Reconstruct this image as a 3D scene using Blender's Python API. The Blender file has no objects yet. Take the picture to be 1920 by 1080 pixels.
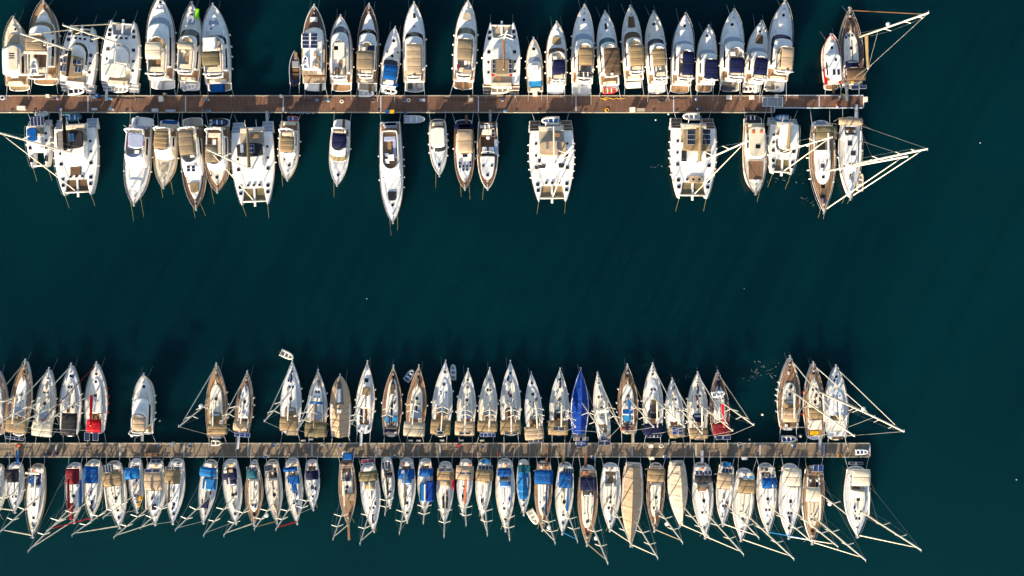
import bpy, math, random
from mathutils import Vector
C = bpy.context.scene.collection
SC = bpy.context.scene
R = math.radians

# ------------------------------------------------------------------ camera, sky, sun, exposure
H = 149.33                                   # flying height in metres: 10 photo pixels to the metre at the water
NX, NY = 850.0, 400.0                        # photo pixel straight below the drone
cam = bpy.data.cameras.new('camera'); camo = bpy.data.objects.new('camera', cam); C.objects.link(camo)
camo.location = (0, 0, H)
cam.sensor_width = 36; cam.lens = 28
cam.shift_x = (960 - NX) / 1920; cam.shift_y = -(540 - NY) / 1920
cam.clip_end = 3000
SC.camera = camo

SUN_EL, SUN_AZ = R(15.5), math.atan2(-0.46, -0.89)      # light comes from the lower left of the picture
w = bpy.data.worlds.new('World'); SC.world = w; w.use_nodes = True
nt = w.node_tree
sky = nt.nodes.new('ShaderNodeTexSky'); sky.sky_type = 'NISHITA'; sky.sun_disc = False
sky.sun_elevation = SUN_EL; sky.sun_rotation = SUN_AZ
nt.links.new(sky.outputs[0], nt.nodes['Background'].inputs[0])
nt.nodes['Background'].inputs[1].default_value = 0.088
sl = bpy.data.lights.new('sun', 'SUN'); sl.energy = 5.0; sl.angle = R(0.5); sl.color = (1.0, 0.82, 0.60)
slo = bpy.data.objects.new('sun', sl); C.objects.link(slo)
sd = Vector((math.sin(SUN_AZ) * math.cos(SUN_EL), math.cos(SUN_AZ) * math.cos(SUN_EL), math.sin(SUN_EL)))
slo.rotation_euler = sd.to_track_quat('Z', 'Y').to_euler()
SC.view_settings.view_transform = 'Standard'; SC.view_settings.look = 'None'
SC.view_settings.exposure = 1.66; SC.view_settings.gamma = 1
SC.cycles.max_bounces = 6; SC.cycles.transparent_max_bounces = 8

def W(px, py, z=0.0):
    k = (H - z) / H / 10
    return Vector(((px - NX) * k, -(py - NY) * k, z))

# ------------------------------------------------------------------ materials
def hx(s):
    f = lambda c: c / 12.92 if c <= .04045 else ((c + .055) / 1.055) ** 2.4
    return tuple(f(int(s[i:i + 2], 16) / 255) for i in (0, 2, 4)) + (1,)
COL = dict(white='e6e3dd', cream='d2c5ad', beige='ab957a', tan='8a7658', olive='6c6349', brown='5f4c3a', greytan='80715b',
           grey='8a8c90', lgrey='bcc0c4', shade='8f98a8', charcoal='2a2a2e', black='111114', navy='12183a', blue='084a8a', royal='063384',  # shade: blue-grey covers; on gangways and stern steps it paints in their shade
           sky='1867a4', teal='16505e', red='b3121f', maroon='6f1d25', orange='d0631c', yellow='d9a514', green='86e000',
           teak='8d6c4c', wood='75553a', darkteak='5a4232', ivory='ddd6c4', rope='7d7449', steel='a9abad', rubber='3b3c40', cyan='2a7fb0',
           lav='9aa2ba', greige='a49a86', pink='c4574a', anti='7d8a86', white2='dcd9d1', white3='e0d9c8', white4='d3d7da', grip='bdb9ae', grip2='c9c3b2', panel='12183a', panel2='142a66', coverbeige='b9ad97')
_m = {}
def nodes(name):
    m = bpy.data.materials.new(name); m.use_nodes = True
    n = m.node_tree.nodes; return m, n, m.node_tree.links, n['Principled BSDF']
def noise(n, l, sc, det=3, coord=None, dims='Object'):
    t = n.new('ShaderNodeTexNoise'); t.inputs['Scale'].default_value = sc; t.inputs['Detail'].default_value = det
    if coord is None:
        tc = n.new('ShaderNodeTexCoord'); coord = tc.outputs[dims]
    l.new(coord, t.inputs['Vector']); return t
def ramp(n, l, src, stops):
    r = n.new('ShaderNodeValToRGB'); e = r.color_ramp.elements
    while len(e) < len(stops): e.new(.5)
    for i, (p, c) in enumerate(stops): e[i].position = p; e[i].color = c
    l.new(src, r.inputs[0]); return r
def sc4(c, k): return (c[0] * k, c[1] * k, c[2] * k, 1)
def bump(n, l, b, src, s, d):
    bp = n.new('ShaderNodeBump'); bp.inputs['Strength'].default_value = s; bp.inputs['Distance'].default_value = d
    l.new(src, bp.inputs['Height']); l.new(bp.outputs[0], b.inputs['Normal'])
def mat(c, kind='gel'):
    key = (c, kind)
    if key in _m: return _m[key]
    m, n, l, b = nodes('%s_%s' % (kind, c)); col = hx(COL[c])
    if kind == 'gel':                         # gelcoat and paint with faint weathering
        t = noise(n, l, 1.3, 5); r = ramp(n, l, t.outputs[0], [(.25, sc4(col, .74)), (.42, sc4(col, .92)), (.6, col), (.75, sc4(col, 1.04))])
        l.new(r.outputs[0], b.inputs['Base Color']); b.inputs['Roughness'].default_value = .38
    elif kind == 'hull':                      # topsides, a dark boot stripe, antifouling below
        tc = n.new('ShaderNodeTexCoord'); s = n.new('ShaderNodeSeparateXYZ'); l.new(tc.outputs['Object'], s.inputs[0])
        mr = n.new('ShaderNodeMapRange'); mr.inputs[1].default_value = -1; mr.inputs[2].default_value = 3; l.new(s.outputs[2], mr.inputs[0])
        st = hx('1d2a4a') if c in ('white', 'white2', 'white3', 'white4', 'cream', 'lgrey') else hx('d8d4c8')
        r = ramp(n, l, mr.outputs[0], [(0, hx('7a8a78')), (.262, st), (.295, col)]); r.color_ramp.interpolation = 'CONSTANT'
        l.new(r.outputs[0], b.inputs['Base Color']); b.inputs['Roughness'].default_value = .25
    elif kind == 'canvas':
        t = noise(n, l, 1.1, 5); r = ramp(n, l, t.outputs[0], [(.3, sc4(col, .88)), (.7, sc4(col, 1.06))])
        l.new(r.outputs[0], b.inputs['Base Color']); b.inputs['Roughness'].default_value = .85; b.inputs['Specular IOR Level'].default_value = .12
        bump(n, l, b, noise(n, l, .9, 2).outputs[0], .3, .2)
    elif kind == 'teak':
        tc = n.new('ShaderNodeTexCoord'); mp = n.new('ShaderNodeMapping'); mp.inputs['Scale'].default_value = (6, .35, 6)
        l.new(tc.outputs['Object'], mp.inputs[0]); t = noise(n, l, 1.0, 4, mp.outputs[0])
        r = ramp(n, l, t.outputs[0], [(.3, sc4(col, .55)), (.5, col), (.72, sc4(col, 1.25))])
        wv = n.new('ShaderNodeTexWave'); wv.inputs['Scale'].default_value = .9; wv.inputs['Distortion'].default_value = 0
        l.new(tc.outputs['Object'], wv.inputs['Vector'])
        r2 = ramp(n, l, wv.outputs['Fac'], [(.0, (.45, .45, .45, 1)), (.16, (1, 1, 1, 1))])
        mx = n.new('ShaderNodeMixRGB'); mx.blend_type = 'MULTIPLY'; mx.inputs[0].default_value = .8
        l.new(r.outputs[0], mx.inputs[1]); l.new(r2.outputs[0], mx.inputs[2]); l.new(mx.outputs[0], b.inputs['Base Color'])
        b.inputs['Roughness'].default_value = .75
    elif kind == 'glass':
        b.inputs['Base Color'].default_value = col; b.inputs['Roughness'].default_value = .06; b.inputs['IOR'].default_value = 1.5
    elif kind == 'solar':
        tc = n.new('ShaderNodeTexCoord'); br = n.new('ShaderNodeTexBrick'); br.offset = 0
        br.inputs['Scale'].default_value = 1; br.inputs['Brick Width'].default_value = .34; br.inputs['Row Height'].default_value = .34
        br.inputs['Mortar Size'].default_value = .016
        br.inputs['Color1'].default_value = sc4(col, .9); br.inputs['Color2'].default_value = sc4(col, 1.15); br.inputs['Mortar'].default_value = hx('4a5468')
        l.new(tc.outputs['Object'], br.inputs['Vector']); l.new(br.outputs[0], b.inputs['Base Color']); b.inputs['Roughness'].default_value = .2
    elif kind == 'metal':
        b.inputs['Base Color'].default_value = col; b.inputs['Roughness'].default_value = .35; b.inputs['Metallic'].default_value = .15
    elif kind == 'flat':
        b.inputs['Base Color'].default_value = col; b.inputs['Roughness'].default_value = .6
    _m[key] = m; return m

def dock_mat(name, c1, c2):
    m, n, l, b = nodes(name)
    tc = n.new('ShaderNodeTexCoord'); br = n.new('ShaderNodeTexBrick'); br.offset = .37
    mp = n.new('ShaderNodeMapping'); mp.inputs['Rotation'].default_value = (0, 0, R(90)); l.new(tc.outputs['Object'], mp.inputs[0])
    br.inputs['Scale'].default_value = 1; br.inputs['Brick Width'].default_value = 1.55; br.inputs['Row Height'].default_value = .22
    br.inputs['Mortar Size'].default_value = .012; br.inputs['Bias'].default_value = -.1
    br.inputs['Color1'].default_value = hx(c1); br.inputs['Color2'].default_value = hx(c2); br.inputs['Mortar'].default_value = hx('241a18')
    l.new(mp.outputs[0], br.inputs['Vector'])
    t = noise(n, l, .35, 6); r = ramp(n, l, t.outputs[0], [(.3, (.62, .6, .6, 1)), (.7, (1.12, 1.1, 1.06, 1))])
    mx = n.new('ShaderNodeMixRGB'); mx.blend_type = 'MULTIPLY'; mx.inputs[0].default_value = 1
    l.new(br.outputs[0], mx.inputs[1]); l.new(r.outputs[0], mx.inputs[2]); l.new(mx.outputs[0], b.inputs['Base Color'])
    b.inputs['Roughness'].default_value = .8
    return m

# ------------------------------------------------------------------ mesh builder
class MB:
    def __init__(s): s.v = []; s.f = []; s.mi = []; s.cur = 0
    def add(s, vs, fs):
        o = len(s.v); s.v += [tuple(p) for p in vs]
        for f in fs: s.f.append(tuple(i + o for i in f)); s.mi.append(s.cur)
        return s
    def box(s, x0, x1, y0, y1, z0, z1, ch=0.0):
        if ch <= 0:
            vs = [(x, y, z) for z in (z0, z1) for x, y in ((x0, y0), (x1, y0), (x1, y1), (x0, y1))]
            fs = [(3, 2, 1, 0), (4, 5, 6, 7), (0, 1, 5, 4), (1, 2, 6, 5), (2, 3, 7, 6), (3, 0, 4, 7)]
            return s.add(vs, fs)
        rs = []
        for z, i in ((z0, 0), (z1 - ch, 0), (z1, ch)):
            rs.append([(x0 + i, y0 + i * .6, z), (x0 + ch * .5, y0, z), (x1 - ch * .5, y0 + i * .3, z), (x1 - i, y0 + ch * .5, z), (x1 - i, y1 - ch * .5, z), (x1 - ch * .5, y1 - i, z), (x0 + ch * .5, y1 - i, z), (x0 + i, y1 - ch * .5, z)])
        return s.loft(rs, True, True)
    def loft(s, rings, cap0=False, cap1=True):
        n = len(rings[0]); vs = [p for r in rings for p in r]; fs = []
        for k in range(len(rings) - 1):
            for i in range(n):
                j = (i + 1) % n; fs.append((k * n + i, k * n + j, (k + 1) * n + j, (k + 1) * n + i))
        if cap1:
            o = (len(rings) - 1) * n
            for i in range(n // 2 - 1):
                fs.append((o + i, o + i + 1, o + n - 2 - i, o + n - 1 - i))
        if cap0:
            for i in range(n // 2 - 1): fs.append((i, n - 1 - i, n - 2 - i, i + 1))
        return s.add(vs, fs)
    def tube(s, pts, r, n=6, r1=None, cap=True):
        pts = [Vector(p) for p in pts]; m = len(pts); vs = []; fs = []
        for k, p in enumerate(pts):
            d = (pts[min(k + 1, m - 1)] - pts[max(k - 1, 0)]).normalized()
            a = d.cross(Vector((0, 0, 1)) if abs(d.z) < .9 else Vector((0, 1, 0))).normalized(); b = d.cross(a)
            rr = r if r1 is None else r + (r1 - r) * k / (m - 1)
            for i in range(n):
                t = 2 * math.pi * i / n; vs.append(p + (a * math.cos(t) + b * math.sin(t)) * rr)
        for k in range(m - 1):
            for i in range(n):
                j = (i + 1) % n; fs.append((k * n + i, (k + 1) * n + i, (k + 1) * n + j, k * n + j))
        if cap: fs.append(tuple(range(n))); fs.append(tuple(reversed(range((m - 1) * n, m * n))))
        return s.add(vs, fs)
    def ball(s, c, r, n=8, sz=1.0):
        rs = []
        for k in range(1, n // 2):
            t = math.pi * k / (n // 2) - math.pi / 2
            rs.append([(c[0] + r * math.cos(t) * math.cos(2 * math.pi * i / n), c[1] + r * math.cos(t) * math.sin(2 * math.pi * i / n), c[2] + r * sz * math.sin(t)) for i in range(n)])
        return s.loft(rs, True, True)
    def put(s, name, m, parent=None, smooth=False, loc=None):
        me = bpy.data.meshes.new(name); me.from_pydata(s.v, [], s.f)
        for x in (m if isinstance(m, (list, tuple)) else [m]): me.materials.append(x)
        if isinstance(m, (list, tuple)): me.polygons.foreach_set('material_index', s.mi)
        if smooth: me.polygons.foreach_set('use_smooth', [True] * len(me.polygons))
        me.update()
        o = bpy.data.objects.new(name, me); C.objects.link(o)
        if parent is not None: o.parent = parent
        if loc is not None: o.location = loc
        return o
def lab(pre, label):
    a = '%s of the %s' % (pre, label)
    return a if len(a.split()) <= 16 else '%s, %s' % (pre, label)
def tag(o, label=None, cat=None, group=None, kind=None):
    if label: o['label'] = label
    if cat: o['category'] = cat
    if group: o['group'] = group
    if kind: o['kind'] = kind
    return o
def empty(name, loc, rz=0.0):
    o = bpy.data.objects.new(name, None); C.objects.link(o); o.location = loc; o.rotation_euler = (0, 0, rz); o.empty_display_size = .3
    return o
def slab(name, m, parent, x0, x1, y0, y1, z0, z1, ch=.04):
    return MB().box(x0, x1, y0, y1, z0, z1, ch).put(name, m, parent)

# ------------------------------------------------------------------ water and the bed under it
def build_water():
    m, n, l, b = nodes('sea_water')
    tc = n.new('ShaderNodeTexCoord')
    t = noise(n, l, .016, 3, tc.outputs['Object']); r = ramp(n, l, t.outputs[0], [(.32, (.0003, .0142, .0220, 1)), (.68, (.0004, .0222, .0298, 1))])
    sp = n.new('ShaderNodeSeparateXYZ'); l.new(tc.outputs['Object'], sp.inputs[0])            # shallower, greener water towards the lower shore
    mr = n.new('ShaderNodeMapRange'); mr.inputs[1].default_value = -25; mr.inputs[2].default_value = -75; mr.inputs[3].default_value = 0; mr.inputs[4].default_value = .6; l.new(sp.outputs[1], mr.inputs[0])
    mc = n.new('ShaderNodeMixRGB'); mc.inputs[2].default_value = (.0024, .029, .036, 1); l.new(mr.outputs[0], mc.inputs[0]); l.new(r.outputs[0], mc.inputs[1])
    l.new(mc.outputs[0], b.inputs['Base Color']); b.inputs['Roughness'].default_value = .12; b.inputs['IOR'].default_value = 1.33
    b.inputs['Specular IOR Level'].default_value = .15
    b.subsurface_method = 'BURLEY'; b.inputs['Subsurface Weight'].default_value = 1; b.inputs['Subsurface Radius'].default_value = (1, 1, 1); b.inputs['Subsurface Scale'].default_value = 7.0   # light spreads sideways in the water, so thin mast shadows wash out
    mp = n.new('ShaderNodeMapping'); mp.inputs['Rotation'].default_value = (0, 0, R(25)); mp.inputs['Scale'].default_value = (.5, 1.3, 1); l.new(tc.outputs['Object'], mp.inputs[0])
    bump(n, l, b, noise(n, l, .9, 4, mp.outputs[0]).outputs[0], .25, .12)
    tr = n.new('ShaderNodeBsdfTransparent'); tr.inputs[0].default_value = (.10, .42, .36, 1)
    mx = n.new('ShaderNodeMixShader'); mx.inputs[0].default_value = .26
    l.new(b.outputs[0], mx.inputs[1]); l.new(tr.outputs[0], mx.inputs[2]); l.new(mx.outputs[0], n['Material Output'].inputs[0])
    tag(MB().add([(-900, -900, 0), (900, -900, 0), (900, 900, 0), (-900, 900, 0)], [(0, 1, 2, 3)]).put('water', m), 'dark teal calm harbour water', 'water', kind='structure')
    m2, n, l, b = nodes('sea_bed')
    t = noise(n, l, .02, 4); r = ramp(n, l, t.outputs[0], [(.3, (.004, .02, .024, 1)), (.7, (.006, .028, .033, 1))])
    l.new(r.outputs[0], b.inputs['Base Color']); b.inputs['Roughness'].default_value = 1
    tag(MB().add([(-900, -900, -5), (900, -900, -5), (900, 900, -5), (-900, 900, -5)], [(0, 1, 2, 3)]).put('seabed', m2), 'dark sea bed under the water', 'seabed', kind='structure')
build_water()
# ------------------------------------------------------------------ boats: shared pieces
PROF = dict(sail=(.76, .40, 1.85, 1.0), canoe=(.38, .46, 1.9, 1.0), motor=(.90, .36, 2.9, .86), small=(.88, .38, 2.4, 1.0), yacht=(.88, .42, 3.0, .8), cathull=(.8, .35, 2.0, .9), full=(.88, .40, 2.7, .72))
class Boat:
    def __init__(s, Z, bow, stern, w, prof, zb, zst, fa, ff, v0=0.0):
        s.Z = Z
        a, c = W(*s.px(*bow), zb), W(*s.px(*stern), zst)
        d = (a - c).to_2d(); s.L = d.length; d.normalize(); s.d = d; s.o = c.to_2d()
        s.B = ((w[1] - w[0]) / Z[2] / 10 * (H - 1.3) / H - .45 * abs(d.x) * s.L) * .98
        s.sw, s.tm, s.p, s.q = PROF[prof]; s.v0 = v0 * s.L; s.fa = fa; s.ff = ff
        s.bow, s.stern = bow, stern; s.rz = math.atan2(-d.x, d.y)
    def px(s, zx, zy): return s.Z[0] + zx / s.Z[2], s.Z[1] + zy / s.Z[2]
    def loc(s, zx, zy, z): return s.rel(W(*s.px(zx, zy), z).to_2d())
    def rel(s, p):
        r = p - s.o; return r.x * s.d.y - r.y * s.d.x, r.dot(s.d)
    def v(s, zy, z):
        k = (zy - s.stern[1]) / (s.bow[1] - s.stern[1]); zx = s.stern[0] + k * (s.bow[0] - s.stern[0])
        return s.loc(zx, zy, z)[1]
    def world(s, x, v, z):
        return Vector((s.o.x + x * s.d.y + v * s.d.x, s.o.y - x * s.d.x + v * s.d.y, z))
    def T(s, v): return min(1, max(0, (v - s.v0) / (s.L - s.v0)))
    def hw(s, v):
        t = s.T(v)
        if t < s.tm: k = s.sw + (1 - s.sw) * math.sin(math.pi / 2 * t / s.tm)
        else: k = max(0, 1 - ((t - s.tm) / (1 - s.tm)) ** s.p) ** s.q
        return max(.03, k * s.B / 2)
    def zs(s, v): return s.fa + (s.ff - s.fa) * s.T(v) ** 1.7
    def make_root(s, name, label, cat, group):
        s.root = empty(name, (s.o.x, s.o.y, 0), s.rz); s.label = label; tag(s.root, label, cat, group); s.rnd = random.Random(label); return s.root

def stations(a, b, n): return [a + (b - a) * math.sin(math.pi / 2 * k / n) for k in range(n + 1)]
def hull(b, m, rake=.7):
    mb = MB(); n = 22; vs = []; sec = 9
    for v in stations(b.v0, b.L, n):
        h = b.hw(v); z = b.zs(v); t = b.T(v); k = max(0, (t - .6) / .4) ** 2 * rake
        for x, zz, r in ((-1, z, 0), (-.975, z * .55, .4), (-.87, .05, .9), (-.6, -.45, 1), (0, -.75, 1), (.6, -.45, 1), (.87, .05, .9), (.975, z * .55, .4), (1, z, 0)):
            vs.append((x * h, v - k * r, zz))
    fs = [(i * sec + j, i * sec + j + 1, (i + 1) * sec + j + 1, (i + 1) * sec + j) for i in range(n) for j in range(sec - 1)]
    fs.append(tuple(range(sec)))
    return mb.add(vs, fs).put('hull', m, b.root, True)
def deck(b, m, hole=None, camber=.06, va=None, vb=None, name='deck'):
    va = b.v0 if va is None else va; vb = b.L if vb is None else vb
    vv = stations(va, vb, 22)
    if hole: vv = sorted(set([v for v in vv if min(abs(v - hole[0]), abs(v - hole[1])) > .12] + [hole[0], hole[1]]))
    cols = [-.99, -.8, -.55, -.2, .2, .55, .8, .99]; vs = []; fs = []
    for v in vv:
        h = b.hw(v); z = b.zs(v)
        xs = [c * h for c in cols]
        if hole: xs[2], xs[5] = (-min(hole[2], h * .9), min(hole[2], h * .9)); xs[1] = (xs[0] + xs[2]) / 2; xs[6] = (xs[5] + xs[7]) / 2; xs[3] = xs[2] / 2.5; xs[4] = xs[5] / 2.5
        for x in xs: vs.append((x, v, z + .015 + camber * (1 - (x / h) ** 2)))
    nc = len(cols)
    for i in range(len(vv) - 1):
        for j in range(nc - 1):
            if hole and hole[0] - .01 <= vv[i] and vv[i + 1] <= hole[1] + .01 and 2 <= j <= 4: continue
            fs.append((i * nc + j, i * nc + j + 1, (i + 1) * nc + j + 1, (i + 1) * nc + j))
    return MB().add(vs, fs).put(name, m, b.root, True)
def gunwale(b, m, r=.06, dz=.03, va=None, name='gunwale'):
    va = b.v0 if va is None else va; mb = MB()
    vv = stations(va, b.L, 16)
    mb.tube([(-b.hw(v), v, b.zs(v) + dz) for v in vv] + [(b.hw(v), v, b.zs(v) + dz) for v in reversed(vv)], r, 5)
    return mb.put(name, m, b.root, True)
def guard_rail(b, va, vb, h=.65, r=.022, name='guard_rail'):
    mb = MB(); vv = [va + (vb - va) * k / 9 for k in range(10)]
    tip = (0, vb + .25, b.zs(vb) + h)
    for s in (-1, 1):
        mb.tube([(s * b.hw(v) * .96, v, b.zs(v) + h) for v in vv] + [tip], r, 4)
        for v in vv[::2]: mb.tube([(s * b.hw(v) * .96, v, b.zs(v)), (s * b.hw(v) * .96, v, b.zs(v) + h)], r * .9, 4, cap=False)
    return mb.put(name, mat('steel', 'metal'), b.root)
def outline(b, va, vb, wf, ra, rb, inset=0.0, const=None, n=12, cx=0.0):
    va += inset; vb -= inset; rt = []
    for k in range(n + 1):
        v = va + (vb - va) * (.5 - .5 * math.cos(math.pi * k / n))
        h = (const if const else wf * b.hw(v)) - inset
        if v > vb - rb: h *= max(.0, 1 - ((v - (vb - rb)) / rb) ** 2.4) ** .5 * .97 + .03
        if v < va + ra: h *= max(.0, 1 - (((va + ra) - v) / ra) ** 2.4) ** .5 * .97 + .03
        rt.append((max(.02, h), v))
    return [(cx + h, v) for h, v in rt] + [(cx - h, v) for h, v in reversed(rt)]
def rz_(ol, z): return [(x, v, z(v) if callable(z) else z) for x, v in ol]
def block(name, m, b, va, vb, wf, z0, z1, ra=.15, rb=.15, const=None, cx=0.0, soft=.06, parent=None, n=12):
    o = lambda i: outline(b, va, vb, wf, ra, rb, i, const, n, cx)
    up = (lambda d: (lambda v: z1(v) + d)) if callable(z1) else (lambda d: z1 + d)
    return MB().loft([rz_(o(0), z0), rz_(o(soft * .3), up(-soft)), rz_(o(soft), up(0))]).put(name, m, parent or b.root)
def band(rings, lo, hi, test, name, m, parent, off=.015):
    """window glass: the strip between two rings of a cabin, where test(v, x) holds, 15 mm proud and 10 mm thick"""
    a, c = rings; n = len(a); vs = []; fs = []
    cx = sum(p[0] for p in a) / n; cy = sum(p[1] for p in a) / n
    def out(p, q, k):
        x, y, z = (p[i] + (q[i] - p[i]) * k for i in range(3)); d = Vector((x - cx, (y - cy) * .6)).normalized(); return (x + d.x * off, y + d.y * off, z + off)
    for i in range(n):
        j = (i + 1) % n; mx, my = (a[i][0] + a[j][0]) / 2, (a[i][1] + a[j][1]) / 2
        if test(mx, my):
            o = len(vs); vs += [out(a[i], c[i], lo), out(a[j], c[j], lo), out(a[j], c[j], hi), out(a[i], c[i], hi)]; fs.append((o, o + 1, o + 2, o + 3))
    if not fs: return None
    return MB().add(vs, fs).put(name, m, parent)
_seam = {}
def seam(m):
    if m.name not in _seam:
        c = hx(COL[m.name.split('_')[1].split('.')[0]]); q, n, l, p = nodes('seam_' + m.name); p.inputs['Base Color'].default_value = sc4(c, .55); p.inputs['Roughness'].default_value = .9; _seam[m.name] = q
    return _seam[m.name]
def canopy(name, m, parent, x0, x1, y0, y1, z, crown=.22, segs=2, t=.04, droop=.12):
    nx, ny = 8, segs * 4; segs_step = 4; vs = []; fs = []; rr = random.Random(int(x0 * 991 + y0 * 77))
    for lay in (0, -t):
        for j in range(ny + 1):
            f = j / ny; s = (f * segs) % 1; e = 2 * f - 1
            for i in range(nx + 1):
                u = 2 * i / nx - 1
                zz = z + crown * (1 - u * u) + .07 * math.sin(math.pi * s) * (1 if j < ny else 0) - droop * e * e + rr.uniform(-.012, .012) + lay
                k = 1 - .05 * e * e
                vs.append(((x0 + x1) / 2 + (x1 - x0) / 2 * u * k, y0 + (y1 - y0) * f, zz))
    w_ = nx + 1; o = w_ * (ny + 1)
    for j in range(ny):
        for i in range(nx):
            a = j * w_ + i; fs.append((a, a + 1, a + 1 + w_, a + w_)); fs.append((o + a, o + a + w_, o + a + 1 + w_, o + a + 1))
    rim = [i for i in range(nx)] + [nx + j * w_ for j in range(ny)] + [ny * w_ + nx - i for i in range(nx)] + [(ny - j) * w_ for j in range(ny)]
    for k in range(len(rim)):
        a, c = rim[k], rim[(k + 1) % len(rim)]; fs.append((a, o + a, o + c, c))
    mb = MB().add(vs, fs); mb.cur = 1
    for k in range(segs + 1):                       # the hoops the cloth is sewn over
        j = k * segs_step if k < segs else ny
        mb.tube([Vector(vs[j * w_ + i]) + Vector((0, 0, .012)) for i in range(nx + 1)], .045, 4)
    return mb.put(name, [m, seam(m)], parent, True)
def posts(parent, x0, x1, y0, y1, z0, z1, r=.025, name='frame'):
    mb = MB(); ym = (y0 + y1) / 2
    for x in (x0 + .06, x1 - .06):
        for y in (y0 + .1, y1 - .1): mb.tube([(x, ym + (y - ym) * .35, z0), (x, y, z1)], r, 4)
    return mb.put(name, mat('steel', 'metal'), parent)
def hatch(parent, x, v, z, sx, sy, col='black'):
    return MB().box(x - sx / 2, x + sx / 2, v - sy / 2, v + sy / 2, z - .05, z + .06, .03).put('hatch', mat(col, 'glass'), parent)
def panel(parent, x0, x1, y0, y1, z, col='navy', n=2, name='solar_panel'):
    """a framed panel split into n panes across its longer side"""
    mb = MB().box(x0, x1, y0, y1, z - .04, z, 0); mb.cur = 1
    g = .045
    for k in range(n):
        if abs(x1 - x0) > abs(y1 - y0): a, c = x0 + (x1 - x0) * k / n, x0 + (x1 - x0) * (k + 1) / n; mb.box(a + g, c - g, y0 + g, y1 - g, z, z + .012)
        else: a, c = y0 + (y1 - y0) * k / n, y0 + (y1 - y0) * (k + 1) / n; mb.box(x0 + g, x1 - g, a + g, c - g, z, z + .012)
    return mb.put(name, [mat('lgrey', 'metal'), mat({'navy': 'panel', 'royal': 'panel2', 'blue': 'panel2'}.get(col, col), 'solar')], parent)
def zpanel(b, x0, y0, x1, y1, z, col='navy', n=2, parent=None, name='solar_panel'):
    a = b.loc(x0, y0, z); c = b.loc(x1, y1, z)
    return panel(parent or b.root, min(a[0], c[0]), max(a[0], c[0]), min(a[1], c[1]), max(a[1], c[1]), z, col, n, name)
def zbox(b, name, col, x0, y0, x1, y1, z0, z1, kind='gel', ch=.06, parent=None):
    a = b.loc(x0, y0, z1); c = b.loc(x1, y1, z1)
    return MB().box(min(a[0], c[0]), max(a[0], c[0]), min(a[1], c[1]), max(a[1], c[1]), z0, z1, ch).put(name, mat(col, kind), parent or b.root)
def gangway(b, col='lgrey', x=None, z=1.0, ln=2.6, v=.3):
    x = b.rnd.uniform(-.25, .25) * b.B if x is None else x
    mb = MB(); mb.box(x - .24, x + .24, v - ln, v, z - .05, z, 0)
    for s in (-.22, .22): mb.tube([(x + s, v - ln, z + .03), (x + s, v, z + .03)], .03, 4)
    g = mb.put('gangway', mat(col, 'metal' if col in ('lgrey', 'steel') else 'teak'), b.root); return g
def radar_dome(parent, x, v, z, r=.3):
    mb = MB(); mb.ball((x, v, z + r * .4), r, 10, .5); return mb.put('radar_dome', mat('white'), parent, True)
def anchor_gear(b, z=None):
    v = b.L - .1; z = b.zs(v) if z is None else z
    mb = MB(); mb.box(-.09, .09, v - .7, v + .45, z + .04, z + .12); mb.tube([(0, v + .45, z + .05), (0, v + .3, z - .4)], .05, 5)
    mb.tube([(-.18, v + .34, z - .1), (.18, v + .34, z - .1)], .05, 5); mb.put('anchor', mat('steel', 'metal'), b.root)
    MB().box(-.16, .16, v - 1.5, v - 1.15, z + .03, z + .25, .05).put('windlass', mat('steel', 'metal'), b.root)
def cleats(b, ts):
    mb = MB()
    for t in ts:
        v = b.v0 + t * (b.L - b.v0)
        for s in (-1, 1):
            x = s * b.hw(v) * .9; z = b.zs(v); mb.box(x - .04, x + .04, v - .17, v + .17, z + .07, z + .11); mb.box(x - .03, x + .03, v - .05, v + .05, z, z + .08)
    mb.put('cleat', mat('steel', 'metal'), b.root)

# things that are not part of a boat but belong to it
nF = [0]
def fender(b, side, v, col='white', n=1):
    if nF[0] > 290: return
    nF[0] += 1
    x = side * (b.hw(v) + .16); z = b.zs(v); r = .145
    mb = MB(); rs = []
    for zz, k in ((-.85, .3), (-.78, .8), (-.65, 1), (-.2, 1), (-.08, .8), (0, .3)):
        rs.append([(r * k * math.cos(i * math.pi / 4), r * k * math.sin(i * math.pi / 4), zz) for i in range(8)])
    mb.loft(rs, True, True)
    o = mb.put('fender', mat(col, 'flat'), None, True, b.world(x, v, z + .05)); o.rotation_euler = (0, 0, b.rz)
    tag(o, lab('%s fender' % col, b.label), 'fender', 'fenders, %s' % b.label)
def rope(pts, label, r=.04, col='rope', name='mooring_line', group=None):
    tag(MB().tube(pts, r, 5, r * .5).put(name, mat(col, 'flat')), label, 'rope', group)
def bow_lines(b, n=2, ln=4.0, col='rope', r=.024, spread=.15):
    if b.d.y > 0: col, r = 'grey', .022
    one = b.rnd.choice([-1, 1])
    for k in range(n):
        s = one if n == 1 else (-1, 1)[k]; v0 = b.L - b.rnd.uniform(.6, 1.6)
        a = b.world(s * b.hw(v0), v0, b.zs(b.L) - .1); c = b.world(s * (b.hw(v0) + spread) + b.rnd.uniform(-.5, .5), b.L + ln * b.rnd.uniform(.8, 1.15), -.9)
        m = a.lerp(c, .5) - Vector((0, 0, .25))
        side = '' if n == 1 else ('port ', 'starboard ')[k]
        rope([a, m, c], lab('%sbow line' % side, b.label), r, col)
def stern_lines(b, gap=2.0, col='lgrey', r=.035, v=None):
    v = b.v0 + .15 if v is None else v
    for s in (-1, 1):
        a = b.world(s * b.hw(v) * .88, v, b.zs(v) + .1); c = b.world(s * (b.hw(v) + b.rnd.uniform(-.3, .7)), -gap, .72)
        m = a.lerp(c, .5) - Vector((0, 0, .12))
        rope([a, m, c], lab('%s stern line' % ('port', 'starboard')[s > 0], b.label), r, col)
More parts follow.
